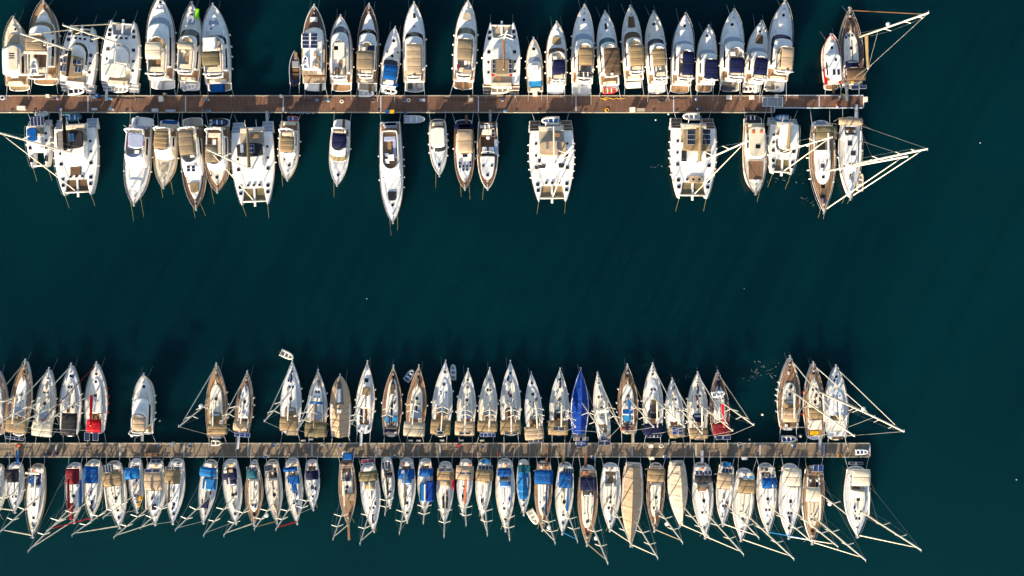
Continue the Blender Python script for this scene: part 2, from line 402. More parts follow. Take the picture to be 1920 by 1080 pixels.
def ring_pts(w_, l_, z, sq=.55):
    return [(-w_, 0, z), (-w_, l_ * sq, z), (-w_ * .86, l_ * .78, z + .04), (-w_ * .5, l_ * .95, z + .1), (0, l_, z + .13), (w_ * .5, l_ * .95, z + .1), (w_ * .86, l_ * .78, z + .04), (w_, l_ * sq, z), (w_, 0, z)]
def tender(px, py, ln, deg, label, tube='lgrey', floor='grey', z=0.0, wd=None, motor=True, seats='white', hard=False, kind='inflatable dinghy', group=None):
    """a small boat; deg is the heading of its bow clockwise from the top of the picture"""
    p = W(px, py, z + .4); wd = wd or ln * .46
    o = empty('rowing_boat' if hard else 'dinghy', (p.x, p.y, z), R(-deg)); tag(o, label, kind, group)
    h = ln / 2; r = wd * .13
    sh = lambda q: [(x, y - h, zz) for x, y, zz in q]
    if hard:
        prof = ring_pts(wd / 2, ln, .42); low = ring_pts(wd / 2 * .6, ln * .9, -.05); mid = ring_pts(wd / 2 * .84, ln * .93, .12)
        MB().loft([sh(low), sh(mid), sh(prof), sh(ring_pts(wd / 2 * .88, ln * .955, .42)), sh(ring_pts(wd / 2 * .7, ln * .86, .14))], True, True).put('hull', mat(tube), o)
    else:
        MB().tube(sh(ring_pts(wd / 2 - r, ln - r, r + .02)), r, 8).put('tube', mat(tube, 'flat'), o, True)
        MB().add(sh(ring_pts(wd / 2 - r, ln - r * 2, .1)), [(0, 1, 7, 8), (1, 2, 6, 7), (2, 3, 5, 6), (3, 4, 5)]).put('floor', mat(floor, 'flat'), o)
        MB().box(-wd / 2 + r, wd / 2 - r, -h + .08, -h + .14, .05, r * 2 + .1).put('transom', mat('white'), o)
    for k in ((.3, .58) if ln > 2.3 else (.4,)):
        MB().box(-wd / 2 + r * 1.2, wd / 2 - r * 1.2, -h + ln * k, -h + ln * k + .22, .28, .36, .02).put('seat', mat(seats), o)
    if motor:
        mb = MB(); mb.box(-.14, .14, -h - .28, -h + .05, .3, .62, .08); mb.box(-.05, .05, -h - .2, -h - .08, -.3, .3); mb.put('outboard_motor', mat('charcoal'), o)
    return o

# ------------------------------------------------------------------ rig
def mast_solve(b, m, zb, lmin, lmax):
    p0 = W(m[0], m[1], zb).to_2d(); t = Vector(((m[2] - NX) / 10, -(m[3] - NY) / 10))
    k = p0.dot(t) / max(1e-6, t.dot(t)); h = H * (1 - k); h = min(max(h, lmin), lmax)
    tip = t * (H - h) / H; d = tip - p0; mx = h * math.tan(R(6))
    if d.length > mx: tip = p0 + d * mx / d.length
    x0, v0 = b.rel(p0); x1, v1 = b.rel(tip)
    return Vector((x0, v0, zb)), Vector((x1, v1, h))
def rig(b, m, zb=None, boom='white', bl=.36, gen='cream', r=.13, spr=2, bz=3.5, radar=False, mcol='ivory', stay=True, backv=.05, bowp=None, bw=None, boomdir=None, sprl=1.25, hmin=None, name='mast', fore=True):
    zb = b.zs(b.L * .55) + .4 if zb is None else zb
    a, t = mast_solve(b, m, zb, (hmin or 1.12 * b.L), 1.75 * b.L)
    d = t - a; r *= .88
    ms = MB().tube([a, a + d * .5, t], r, 8, r * .8).put(name, mat(mcol, 'gel'), b.root, True)
    MB().tube([t - Vector((0, .1, 0)), t + Vector((0, .35, .05))], .04, 4).put('masthead', mat('steel', 'metal'), ms)
    tips = {}
    for k in range(spr):
        f = (.38, .68, .86)[k] if spr > 1 else .55; q = a + d * f; l_ = sprl * (1 - .18 * k)
        for s in (-1, 1):
            e = q + Vector((s * l_, -l_ * .38, .1)); tips[(k, s)] = e
            MB().tube([q, e], .085, 5, .06).put('spreader', mat('ivory', 'gel'), ms)
    mb = MB()
    for s in (-1, 1):
        c = Vector((s * b.hw(a.y) * .9, a.y - .35, b.zs(a.y)))
        mb.tube([c] + [tips[(k, s)] for k in range(spr)] + [a + d * .97], .006, 4, cap=False)
        mb.tube([c + Vector((0, .5, 0)), a + d * (.4 if spr > 1 else .55)], .006, 4, cap=False)
    mb.put('shroud', mat('steel', 'metal'), b.root)
    if radar:
        q = a + d * .45; MB().ball((q.x, q.y + .5, q.z), .38, 10, .5).put('radar_dome', mat('white'), ms, True)
    if stay and fore:
        s0 = bowp if bowp else Vector((0, b.L - .35, b.zs(b.L) + .25)); s1 = a + d * .95
        if gen:
            fs = MB().tube([s0 + (s1 - s0) * .04, s0 + (s1 - s0) * .12, s0 + (s1 - s0) * .6, s0 + (s1 - s0) * .93], .11, 7, .06).put('furled_sail', mat(gen, 'canvas'), b.root, True)
            MB().ball(tuple(s0 + (s1 - s0) * .03), .16, 8, .5).put('furling_drum', mat('charcoal', 'flat'), fs, True)
        MB().tube([s0, s1], .03, 4).put('forestay', mat('steel', 'metal'), b.root)
    if stay and backv is not None:
        mb = MB(); mid = Vector((0, b.L * .16, 6.0)).lerp(t, .12)
        for s in (-1, 1): mb.tube([(s * b.hw(b.L * backv) * .7, b.L * backv, b.zs(0) + .1), mid], .018, 4, cap=False)
        mb.tube([mid, t], .018, 4, cap=False); mb.put('backstay', mat('steel', 'metal'), b.root)
    if bl:
        g = Vector((a.x, a.y - .15, bz)) + Vector((d.x, d.y, 0)) * ((bz - zb) / d.z); e = g + (Vector((0, -bl * b.L, .15)) if boomdir is None else boomdir)
        bm = MB().tube([g, e], .09, 6).put('boom', mat('ivory', 'gel'), b.root, True)
        if boom not in ('white', 'ivory'):
            cw = bw or .2; q = MB(); rs = []
            for k in range(7):
                f = k / 6; pnt = g.lerp(e, f * .97 + .01); hh = (.62 - .3 * f); ww = cw * (1.1 - .35 * f)
                rs.append([(pnt.x - ww, pnt.y, pnt.z - .08), (pnt.x - ww * .95, pnt.y, pnt.z + hh * .45), (pnt.x - ww * .3, pnt.y, pnt.z + hh), (pnt.x + ww * .3, pnt.y, pnt.z + hh), (pnt.x + ww * .95, pnt.y, pnt.z + hh * .45), (pnt.x + ww, pnt.y, pnt.z - .08)])
            q.loft(rs, True, True).put('sail_cover', mat(boom, 'canvas'), bm)
        else:
            rs = []
            for k in range(7):
                f = k / 6; pnt = g.lerp(e, f * .97 + .01); hh = .3 - .15 * f; ww = .12
                rs.append([(pnt.x - ww, pnt.y, pnt.z + .06), (pnt.x - ww * .7, pnt.y, pnt.z + hh), (pnt.x + ww * .7, pnt.y, pnt.z + hh), (pnt.x + ww, pnt.y, pnt.z + .06)])
            MB().loft(rs, True, True).put('sail_bag', mat('ivory', 'canvas'), bm)
        MB().tube([a + d * .3, e], .014, 4, cap=False).put('topping_lift', mat('steel', 'metal'), b.root)
    return a, t

# ------------------------------------------------------------------ sailing yachts
def sail(Z, bow, stern, w, label, bim=None, mast=None, dk='white', hl='white', boom='white', gen='cream', solar=(), hood=None, roofc='white', prof='sail', gang=None, fend=(2, 2),
         seed=None, spr=2, radar=False, bl=.34, wheel=2, roof=(.30, .80), hats=None, group='sailing yachts at the piers', pads=(), fcol='white', rail=True, cock='teak', lines=(1, 3.0), boxes=(), r=.13, cover=None, platform=None, gun=None, bz=None, cat='sailing yacht', bimx=None, slines=True, mcol='ivory'):
    b = Boat(Z, bow, stern, w, prof, 1.5, .9, 1.05, 1.5, .055)
    b.make_root('sailing_yacht', label, cat, group); rn = b.rnd; L = b.L
    wv = rn.choice(['white', 'white', 'white2', 'white3', 'white4'])
    if dk == 'white': dk = wv
    if hl == 'white': hl = rn.choice([wv, 'white'])
    if roofc == 'white': roofc = rn.choice([wv, 'white', 'white3'])
    hull(b, mat(hl, 'hull'))
    c0, c1 = .12 * L, roof[0] * L
    so = lambda i: outline(b, -.02, b.v0 + .08, 0, min(1.1, b.v0 * 1.3), .01, i, b.hw(b.v0) * .93)
    MB().loft([rz_(so(.35), -.3), rz_(so(.0), .5), rz_(so(.0), .82), rz_(so(.09), .86)]).put('stern_scoop', mat(platform or ('teak' if dk in ('teak', 'wood') and rn.random() < .5 else hl if hl != 'navy' else 'white'), 'gel'), b.root)
    cw = b.B * .26
    deck(b, mat(dk, 'teak' if dk in ('teak', 'wood', 'darkteak') else 'gel'), hole=(c0, c1, cw))
    gunwale(b, mat(gun or ('teak' if dk in ('teak', 'wood', 'darkteak') else ('lgrey' if hl != 'navy' else 'white')), 'gel'), .045, name='toe_rail')
    if rail: guard_rail(b, .04 * L, L - .2)
    # cockpit: sole, benches, coaming, wheels
    z = b.zs(c0)
    MB().box(-cw, cw, c0, c1, z - .55, z - .5).put('cockpit_sole', mat(cock, 'teak'), b.root)
    mb = MB()
    for s in (-1, 1): mb.box(s * cw - .03, s * cw + .03, c0, c1, z - .5, z + .06)
    mb.box(-cw, cw, c0 - .05, c0 + .02, z - .5, z + .06); mb.box(-cw, cw, c1 - .02, c1 + .05, z - .5, z + .3)
    mb.put('cockpit_lining', mat('white'), b.root)
    for s in (-1, 1):
        x0, x1 = sorted((s * (cw - .04), s * (cw - .52)))
        slab('bench', mat(cock if rn.random() < .6 else 'white', 'teak' if cock in ('teak', 'wood') else 'gel'), b.root, x0, x1, c0 + .9, c1 - .1, z - .2, z - .1)
        MB().box(min(s * cw, s * (cw + .22)), max(s * cw, s * (cw + .22)), c0 + .4, c1, z + .03, z + .2, .05).put('coaming', mat('white'), b.root)
    wy = c0 + .75
    for s in ((-1, 1) if wheel == 2 and b.B > 3.6 else (0,)):
        xx = s * cw * .62
        MB().tube([(xx + .42 * math.cos(k * math.pi / 6), wy, z + .05 + .42 * math.sin(k * math.pi / 6)) for k in range(13)], .025, 4).put('wheel', mat('steel', 'metal'), b.root)
        MB().box(xx - .12, xx + .12, wy + .1, wy + .4, z - .5, z + .35, .05).put('binnacle', mat('white'), b.root)
    if dk not in ('teak', 'wood', 'darkteak'):      # non-slip strips along the side decks
        gc = mat(rn.choice(['grip', 'grip2', 'grip', 'lgrey']), 'flat')
        for s in (-1, 1):
            vs = []
            for k in range(9):
                v = L * (.30 + .58 * k / 8); h = b.hw(v)
                for x in (.70, .93): vs.append((s * x * h, v, b.zs(v) + .028 + .06 * (1 - x * x)))
            MB().add(vs, [(2 * k, 2 * k + 1, 2 * k + 3, 2 * k + 2) for k in range(8)]).put('deck_grip', gc, b.root)
    # coachroof with side windows, hatches, handrails
    r0, r1 = roof[0] * L, roof[1] * L
    zt = lambda v: b.zs(v) + .50 - .30 * max(0, (v - r0) / (r1 - r0)) ** 1.5
    o = lambda i: outline(b, r0, r1, .62, .1, .34 * (r1 - r0), i)
    base = lambda v: b.zs(v) + .04
    rings = [rz_(o(0), base), rz_(o(.06), lambda v: base(v) + (zt(v) - base(v)) * .8), rz_(o(.16), zt)]
    cr = MB().loft(rings).put('coachroof', mat(roofc), b.root)
    for s_ in (-1, 1): band((rings[0], rings[1]), .3, .8, lambda x, v: r0 + .12 * L < v < r1 - .12 * L and s_ * x > .3, 'window', mat('black', 'glass'), cr)
    hats = hats if hats is not None else rn.choice([((.86, 0, .5), (.70, 0, .5), (.6, .55, .22), (.6, -.55, .22)), ((.84, 0, .5), (.69, .26, .4), (.69, -.26, .4), (.62, .4, .2), (.62, -.4, .2)), ((.85, 0, .45), (.74, 0, .42), (.55, 0, .55), (.48, .5, .2), (.48, -.5, .2)), ((.87, 0, .42), (.66, .3, .38), (.66, -.3, .38), (.5, 0, .5))])
    for f, x, s in hats:
        v = f * L; zz = zt(v) if v < r1 - .1 else b.zs(v) + .06
        hatch(cr if v < r1 else b.root, x, v, zz, s, s * rn.uniform(.9, 1.15), rn.choice(['black', 'charcoal', 'black']))
    mb = MB()
    for s in (-1, 1):
        xs = s * .42 * b.hw(.5 * L); mb.tube([(xs, r0 + .7, zt(r0) + .1), (xs * .8, r0 + (r1 - r0) * .6, zt(r0 + (r1 - r0) * .6) + .1)], .025, 4)
        mb.tube([(s * b.hw(.55 * L) * .75, r0 + .3, b.zs(r0) + .11), (s * b.hw(.8 * L) * .6, .78 * L, b.zs(.8 * L) + .11)], .02, 4)
    mb.put('handrail', mat('teak' if dk == 'teak' else 'steel', 'gel'), cr)
    for s in (-1, 1):
        for v in (c1 - .35, c1 - 1.3):
            mb = MB(); mb.tube([(s * (cw + .12), v, b.zs(v) + .18), (s * (cw + .12), v, b.zs(v) + .36)], .09, 8, .07); mb.put('winch', mat('steel', 'metal'), b.root, True)
    anchor_gear(b); cleats(b, (.05, .5, .9))
    mb = MB(); ax = rn.uniform(-.2, .2)
    for k in range(3): mb.tube([(ax + .1 * k - .1, r0 + .2, zt(r0) + .03), (ax * .3 + .06 * k, .6 * L, zt(.6 * L) + .04)], .018, 4)
    mb.put('halyard', mat(rn.choice(['rope', 'grey', 'navy', 'lgrey']), 'flat'), cr)
    for k in range(rn.randint(2, 5)):                # vents and lockers on the roof and foredeck
        v = L * rn.uniform(.36, .88); x = rn.uniform(-.5, .5) * b.hw(v); q = rn.random(); z_ = (zt(v) if v < r1 - .3 else b.zs(v) + .05)
        if q < .5: MB().ball((x, v, z_ + .06), .13, 8, .8).put('deck_vent', mat(rn.choice(['lgrey', 'white', 'charcoal']), 'metal'), b.root, True)
        else: MB().box(x - .15, x + .15, v - .3, v + .3, z_ - .02, z_ + .2, .06).put('deck_bag', mat(rn.choice(['navy', 'greige', 'royal', 'lgrey', 'maroon', 'charcoal']), 'canvas'), b.root)
    if rn.random() < .45:                            # sail bag lashed down on the foredeck
        v = L * rn.uniform(.74, .82); MB().tube([(rn.uniform(-.2, .2), v - .9, b.zs(v) + .42), (0, v, b.zs(v) + .45), (rn.uniform(-.15, .15), v + .9, b.zs(v) + .3)], .2, 7, .12).put('sail_bag', mat(rn.choice(['ivory', 'greige', 'shade', 'navy']), 'canvas'), b.root, True)
    for s in (-1, 1):
        if rn.random() < .6: MB().box(min(s * (cw - .07), s * (cw - .48)), max(s * (cw - .07), s * (cw - .48)), c0 + 1.0, c1 - .2, z - .1, z, .04).put('cockpit_cushion', mat(rn.choice(['navy', 'cream', 'grey', 'beige', 'white']), 'canvas'), b.root)
    if rn.random() < .5: MB().box(-.22, .22, (c0 + c1) / 2 - .2, (c0 + c1) / 2 + .7, z + .1, z + .15, .02).put('cockpit_table', mat('teak', 'gel'), b.root)
    # sprayhood and bimini
    zb_ = 3.15
    if bim:
        y0, y1 = sorted((b.v(bim[0], zb_), b.v(bim[1], zb_))); ww = b.B * .41
        x0, x1 = (-ww, ww) if bimx is None else (b.loc(bimx[0], bim[0], zb_)[0], b.loc(bimx[1], bim[0], zb_)[0])
        x0, x1 = min(x0, x1), max(x0, x1)
        cb = canopy('bimini', mat(bim[2], 'canvas'), b.root, x0, x1, y0, y1, zb_, .2, bim[3] if len(bim) > 3 else 2)
        posts(cb, x0, x1, y0, y1, b.zs(0), zb_ - .1)
    if hood:
        hv = r0 + .1; mb = MB(); rs = []
        for k in range(6):
            f = k / 5; y = hv - .25 + 1.5 * f; hh = 1.0 * (1 - f ** 2.2) + .12; ww = b.hw(r0) * .60
            rs.append([(ww * math.cos(t), y, b.zs(r0) + .3 + hh * math.sin(t)) for t in [math.pi * j / 8 for j in range(9)]])
        n_ = 9; vs = [p for q in rs for p in q]; fs = [(k * n_ + j, k * n_ + j + 1, (k + 1) * n_ + j + 1, (k + 1) * n_ + j) for k in range(5) for j in range(8)]
        sh = MB().add(vs, fs).put('sprayhood', mat(hood, 'canvas'), b.root, True)
        MB().add([(rs[3][j][0] * 1.01, rs[3][j][1], rs[3][j][2] + .02) for j in range(2, 7)] + [(rs[4][j][0] * 1.01, rs[4][j][1], rs[4][j][2] + .02) for j in range(2, 7)], [(j, j + 1, j + 6, j + 5) for j in range(4)]).put('sprayhood_window', mat('shade', 'glass'), sh)
    for q in solar: zpanel(b, q[0], q[1], q[2], q[3], q[5] if len(q) > 5 else zb_ + .42, q[6] if len(q) > 6 else 'navy', q[4] if len(q) > 4 else 2)
    # stern: step, rail, clutter
    mb = MB(); zz = b.zs(0) + .6
    sv = b.v0 + .15; mb.tube([(-b.hw(2.3) * .95, 2.4, zz), (-b.hw(sv) * .95, sv, zz), (b.hw(sv) * .95, sv, zz), (b.hw(2.3) * .95, 2.4, zz)], .03, 5)
    for x in (-.95, .95, -.3, .3): mb.tube([(x * b.hw(sv), sv, b.zs(0)), (x * b.hw(sv), sv, zz)], .025, 4)
    mb.put('stern_rail', mat('steel', 'metal'), b.root)
    MB().box(-b.hw(0) * .5, b.hw(0) * .5, .1, b.v0 - .25, .86, .89, .01).put('bathing_platform', mat(rn.choice(['lgrey', 'shade', 'teak', 'greige', 'white']), 'gel'), b.root)
    for k in range(rn.randint(1, 3)):
        x = rn.uniform(-.75, .75) * b.hw(.3); nm, cl = rn.choice([('life_raft', 'white'), ('horseshoe_buoy', 'orange'), ('outboard_motor', 'charcoal'), ('horseshoe_buoy', 'yellow'), ('gas_locker', 'white'), ('stern_cushion', 'white')])
        MB().box(x - .22, x + .22, b.v0 + .08, b.v0 + .1 + rn.uniform(.25, .5), b.zs(0) + .1, b.zs(0) + rn.uniform(.35, .65), .08).put(nm, mat(cl, 'flat'), b.root)
    for q in pads: MB().box(*q[:6], .05).put(q[7] if len(q) > 7 else 'deck_cushion', mat(q[6], 'canvas'), b.root)
    for q in boxes: zbox(b, *q)
    if cover: cover(b)
    if mast: rig(b, mast, boom=boom, gen=gen, spr=spr, radar=radar, bl=bl, bz=bz or (3.75 if bim else 3.0), r=r, mcol=mcol)
    if gang: gangway(b, gang)
    for s, n_ in zip((-1, 1), fend):
        for k in range(n_): fender(b, s, L * (.22 + .5 * (k + .5) / max(1, n_) + rn.uniform(-.03, .03)), fcol)
    if lines: bow_lines(b, *lines)
    if slines: stern_lines(b, v=b.v0 + .25)
    return b

# ------------------------------------------------------------------ motor yachts
def motor(Z, bow, stern, w, label, dk='white', hl='white', plat=('white', .085), ws=None, fly=None, bim=None, pads=(), hats=(), gang=None, fend=(2, 2), gun='brown', arch=True, group='motor yachts at the upper pier', prof='motor', boxes=(), panels=(), trunk=.7, roofc='white', hard=None, floor='greige', lines=(2, 3.5), cab=1.5, seatc='cream', ff=2.05, fa=1.35, cat='motor yacht', aftc='teak', extra=None, bz=None, trunkc='white', root='motor_yacht', radar=True, name_fly='flybridge', slines=True):
    b = Boat(Z, bow, stern, w, prof, 1.9, .5, fa, ff, plat[1] if plat else 0)
    b.make_root(root, label, cat, group); rn = b.rnd; L = b.L; hw = b.hw
    wv = rn.choice(['white', 'white', 'white2', 'white3', 'white4'])
    if dk == 'white': dk = wv
    if hl == 'white': hl = rn.choice(['white', wv])
    if trunkc == 'white': trunkc = rn.choice(['white', wv])
    hull(b, mat(hl, 'hull'), 1.1)
    deck(b, mat(dk, 'teak' if dk in ('teak', 'wood', 'darkteak') else 'gel'))
    gunwale(b, mat(gun, 'gel'), .075)
    guard_rail(b, .42 * L, L - .1)
    anchor_gear(b); cleats(b, (.04, .5, .88))
    if plat:
        pv = b.v0
        MB().loft([rz_(outline(b, 0, pv + .1, 0, .5, .02, 0, hw(pv) * .93), .3), rz_(outline(b, 0, pv + .1, 0, .5, .02, 0, hw(pv) * .95), .44), rz_(outline(b, 0, pv + .1, 0, .5, .02, .05, hw(pv) * .95), .47)], True).put('swim_platform', mat('white'), b.root)
        block('platform_deck', mat(plat[0], 'teak' if plat[0] in ('teak', 'wood', 'tan') else 'gel'), b, .12, pv - .02, 0, .48, .5, .4, .02, const=hw(pv) * .86, soft=.01)
    # raised foredeck trunk
    wf = b.v(ws[0], b.ff + .3) if ws else .5 * L
    wb = b.v(ws[1], b.ff + 1.2) if ws else .45 * L
    fy = sorted((b.v(fly[0], 3.6), b.v(fly[1], 3.6))) if fly else [.18 * L, wb - .3]
    zt = lambda v: b.zs(v) + .34 - .12 * max(0, (v - wf) / (L - wf))
    if trunk: block('foredeck_trunk', mat(trunkc), b, wf - .6, .9 * L, trunk, lambda v: b.zs(v) + .02, zt, .1, .30 * L, soft=.14)
    zd = lambda v: zt(v) if trunk and wf - .6 < v < .87 * L else b.zs(v) + .06
    # cabin
    ca = max(b.v0 + .13 * L, fy[0] + .02 * L) ; z0 = b.fa + .05; z1 = b.fa + cab + .35
    r0 = rz_(outline(b, ca, wf, .84, .15, .13 * (wf - ca)), lambda v: b.zs(v) + .05)
    r1 = rz_(outline(b, ca, wf - (wf - wb) * .12, .83, .15, .13 * (wf - ca)), lambda v: b.zs(v) + .36)
    r2 = rz_(outline(b, ca, wb + .05, .76, .15, .14 * (wb - ca)), z1 - .12)
    r3 = rz_(outline(b, ca + .05, wb - .12, .73, .15, .14 * (wb - ca)), z1)
    cb = MB().loft([r0, r1, r2, r3]).put('cabin', mat('white'), b.root)
    wc = ws[2] if ws else 'black'
    band((r1, r2), .08, .93, lambda x, v: v > wb - .20 * (wb - ca), 'windscreen', mat(wc, 'canvas' if wc in ('shade', 'greytan', 'brown', 'olive') else 'glass'), cb, .02)
    for s_ in (-1, 1): band((r1, r2), .25, .8, lambda x, v: ca + .3 < v < wb - .3 * (wb - ca) and s_ * x > .4, 'window', mat('black', 'glass'), cb, .02)
    # cockpit floor and seat
    block('cockpit_deck', mat(aftc, 'teak'), b, b.v0 + .1, ca - .05, .84, b.fa + .03, lambda v: b.zs(v) + .09, .1, .02, soft=.02)
    block('aft_seat', mat(seatc, 'canvas'), b, b.v0 + .15, b.v0 + .75, .66, b.fa + .1, b.fa + .55, .1, .1)
    top = z1
    if fly:
        z2 = z1 + .62; W_ = .70
        fo = lambda i, d=0: outline(b, fy[0], fy[1] + d, W_, .25, .32 * (fy[1] - fy[0]), i)
        fl = MB().loft([rz_(fo(.10), z1 - .06), rz_(fo(0, .1), z1 + .1), rz_(fo(.02), z2), rz_(fo(.16), z2), rz_(fo(.2), z1 + .1)]).put(name_fly, mat('white'), b.root)
        MB().loft([rz_(fo(.24), z1 + .09), rz_(fo(.24), z1 + .13)]).put('flybridge_floor', mat(floor, 'teak' if floor in ('teak', 'tan') else 'gel'), fl)
        fw = fy[1] - fy[0]; hx_ = hw((fy[0] + fy[1]) / 2) * W_ - .3
        sgn = rn.choice([-1, 1])
        MB().box(min(sgn * hx_ * .1, sgn * hx_ * .85), max(sgn * hx_ * .1, sgn * hx_ * .85), fy[1] - .28 * fw, fy[1] - .16 * fw, z1 + .13, z1 + .75, .12).put('helm_console', mat('white'), fl)
        MB().box(min(sgn * hx_ * .1, sgn * hx_ * .8), max(sgn * hx_ * .1, sgn * hx_ * .8), fy[1] - .42 * fw, fy[1] - .34 * fw, z1 + .13, z1 + .62, .08).put('helm_seat', mat(seatc, 'canvas'), fl)
        s = -sgn
        MB().box(min(s * hx_ * .45, s * hx_ * .95), max(s * hx_ * .45, s * hx_ * .95), fy[0] + .25 * fw, fy[1] - .3 * fw, z1 + .13, z1 + .5, .06).put('side_seat', mat(seatc, 'canvas'), fl)
        MB().box(-hx_ * .9, hx_ * .9, fy[0] + .16 * fw, fy[0] + .27 * fw, z1 + .13, z1 + .52, .06).put('rear_seat', mat(seatc, 'canvas'), fl)
        MB().box(-hx_ * .15 + s * .1, hx_ * .35 + s * .1, fy[0] + .33 * fw, fy[0] + .48 * fw, z1 + .45, z1 + .5, .02).put('table', mat(rn.choice(['teak', 'white']), 'gel'), fl)
        vs = rz_(outline(b, fy[1] - .25 * fw, fy[1] + .02, W_, .02, .3 * fw, .04), z2); ve = rz_(outline(b, fy[1] - .3 * fw, fy[1] - .12, W_, .02, .3 * fw, .1), z2 + .32)
        band((vs, ve), 0, 1, lambda x, v: v > fy[1] - .22 * fw, 'fly_screen', mat('shade', 'glass'), fl, .0)
        if arch:
            av = fy[0] + .1 * fw; xw = hw(av) * W_
            mb = MB(); mb.tube([(-xw, av + .3, z2 - .1), (-xw * .96, av - .1, z2 + 1.0), (-xw * .6, av - .25, z2 + 1.35), (xw * .6, av - .25, z2 + 1.35), (xw * .96, av - .1, z2 + 1.0), (xw, av + .3, z2 - .1)], .13, 6)
            ar = mb.put('radar_arch', mat('white'), fl, True)
            if radar:
                radar_dome(ar, rn.uniform(-.4, .4), av - .25, z2 + 1.5, .3)
                MB().tube([(xw * .5, av - .3, z2 + 1.4), (xw * .5, av - .7, z2 + 3.2)], .02, 4).put('aerial', mat('white', 'flat'), ar)
        top = z2
    if bim:
        zb = bz or (top + 1.45 if fly else top + .5)
        y0, y1 = sorted((b.v(bim[0], zb), b.v(bim[1], zb)))
        if len(bim) > 5: x0, x1 = sorted((b.loc(bim[4], (bim[0] + bim[1]) / 2, zb)[0], b.loc(bim[5], (bim[0] + bim[1]) / 2, zb)[0]))
        else: x1 = hw((y0 + y1) / 2) * .66; x0 = -x1
        if hard:
            bo = lambda i: outline(b, y0, y1, 0, .3, .5, i, (x1 - x0) / 2, 12, (x0 + x1) / 2)
            cn = MB().loft([rz_(bo(.05), zb - .1), rz_(bo(0), zb - .04), rz_(bo(.12), zb + .05)], True).put('hardtop', mat(bim[2]), b.root)
        else: cn = canopy('bimini', mat(bim[2], 'canvas'), b.root, x0, x1, y0, y1, zb, .18, bim[3])
        posts(cn, x0, x1, y0, y1, top - .2, zb - .06)
        b.cn = cn; b.zbim = zb
    else: b.cn = None; b.zbim = top
    for q in pads:
        y0, y1 = sorted((b.v(q[0], 2.2), b.v(q[1], 2.2)))
        block('sun_pad', mat(q[2], 'canvas'), b, y0, y1, q[3] if len(q) > 3 else .45, lambda v: zd(v) - .05, lambda v: zd(v) + .14, .12, .3, soft=.05)
    for q in hats:
        x, v = b.loc(q[0], q[1], 2.2); s = q[2] if len(q) > 2 else .5
        if len(q) > 3: hatch(b.root, x, v, zd(v) + .02, s, q[3], 'black')
        else:
            MB().tube([(x, v, zd(v) - .04), (x, v, zd(v) + .06)], s * .55, 10).put('hatch', mat('black', 'glass'), b.root)
    for q in panels: zpanel(b, *q[:4], b.zbim + q[4] if isinstance(q[4], float) and q[4] < 1 else q[4], q[5], q[6], b.cn, q[7] if len(q) > 7 else 'solar_panel')
    for q in boxes: zbox(b, *q)
    if extra: extra(b)
    # small fittings that break up the plain deck
    mb = MB()
    for s in (-1, 1):
        v = b.L * .62; mb.tube([(s * hw(v) * .62, v, zd(v) + .08), (s * hw(v + 2) * .58, v + 2.2, zd(v + 2.2) + .08)], .025, 4)
    mb.put('handrail', mat('steel', 'metal'), b.root)
    if gang: gangway(b, gang, z=.95, ln=2.3, v=b.v0 + .6)
    for s, n_ in zip((-1, 1), fend):
        for k in range(n_): fender(b, s, L * (.2 + .5 * (k + .5) / max(1, n_) + rn.uniform(-.03, .03)))
    if lines: bow_lines(b, *lines)
    if slines: stern_lines(b, gap=1.6)
    return b

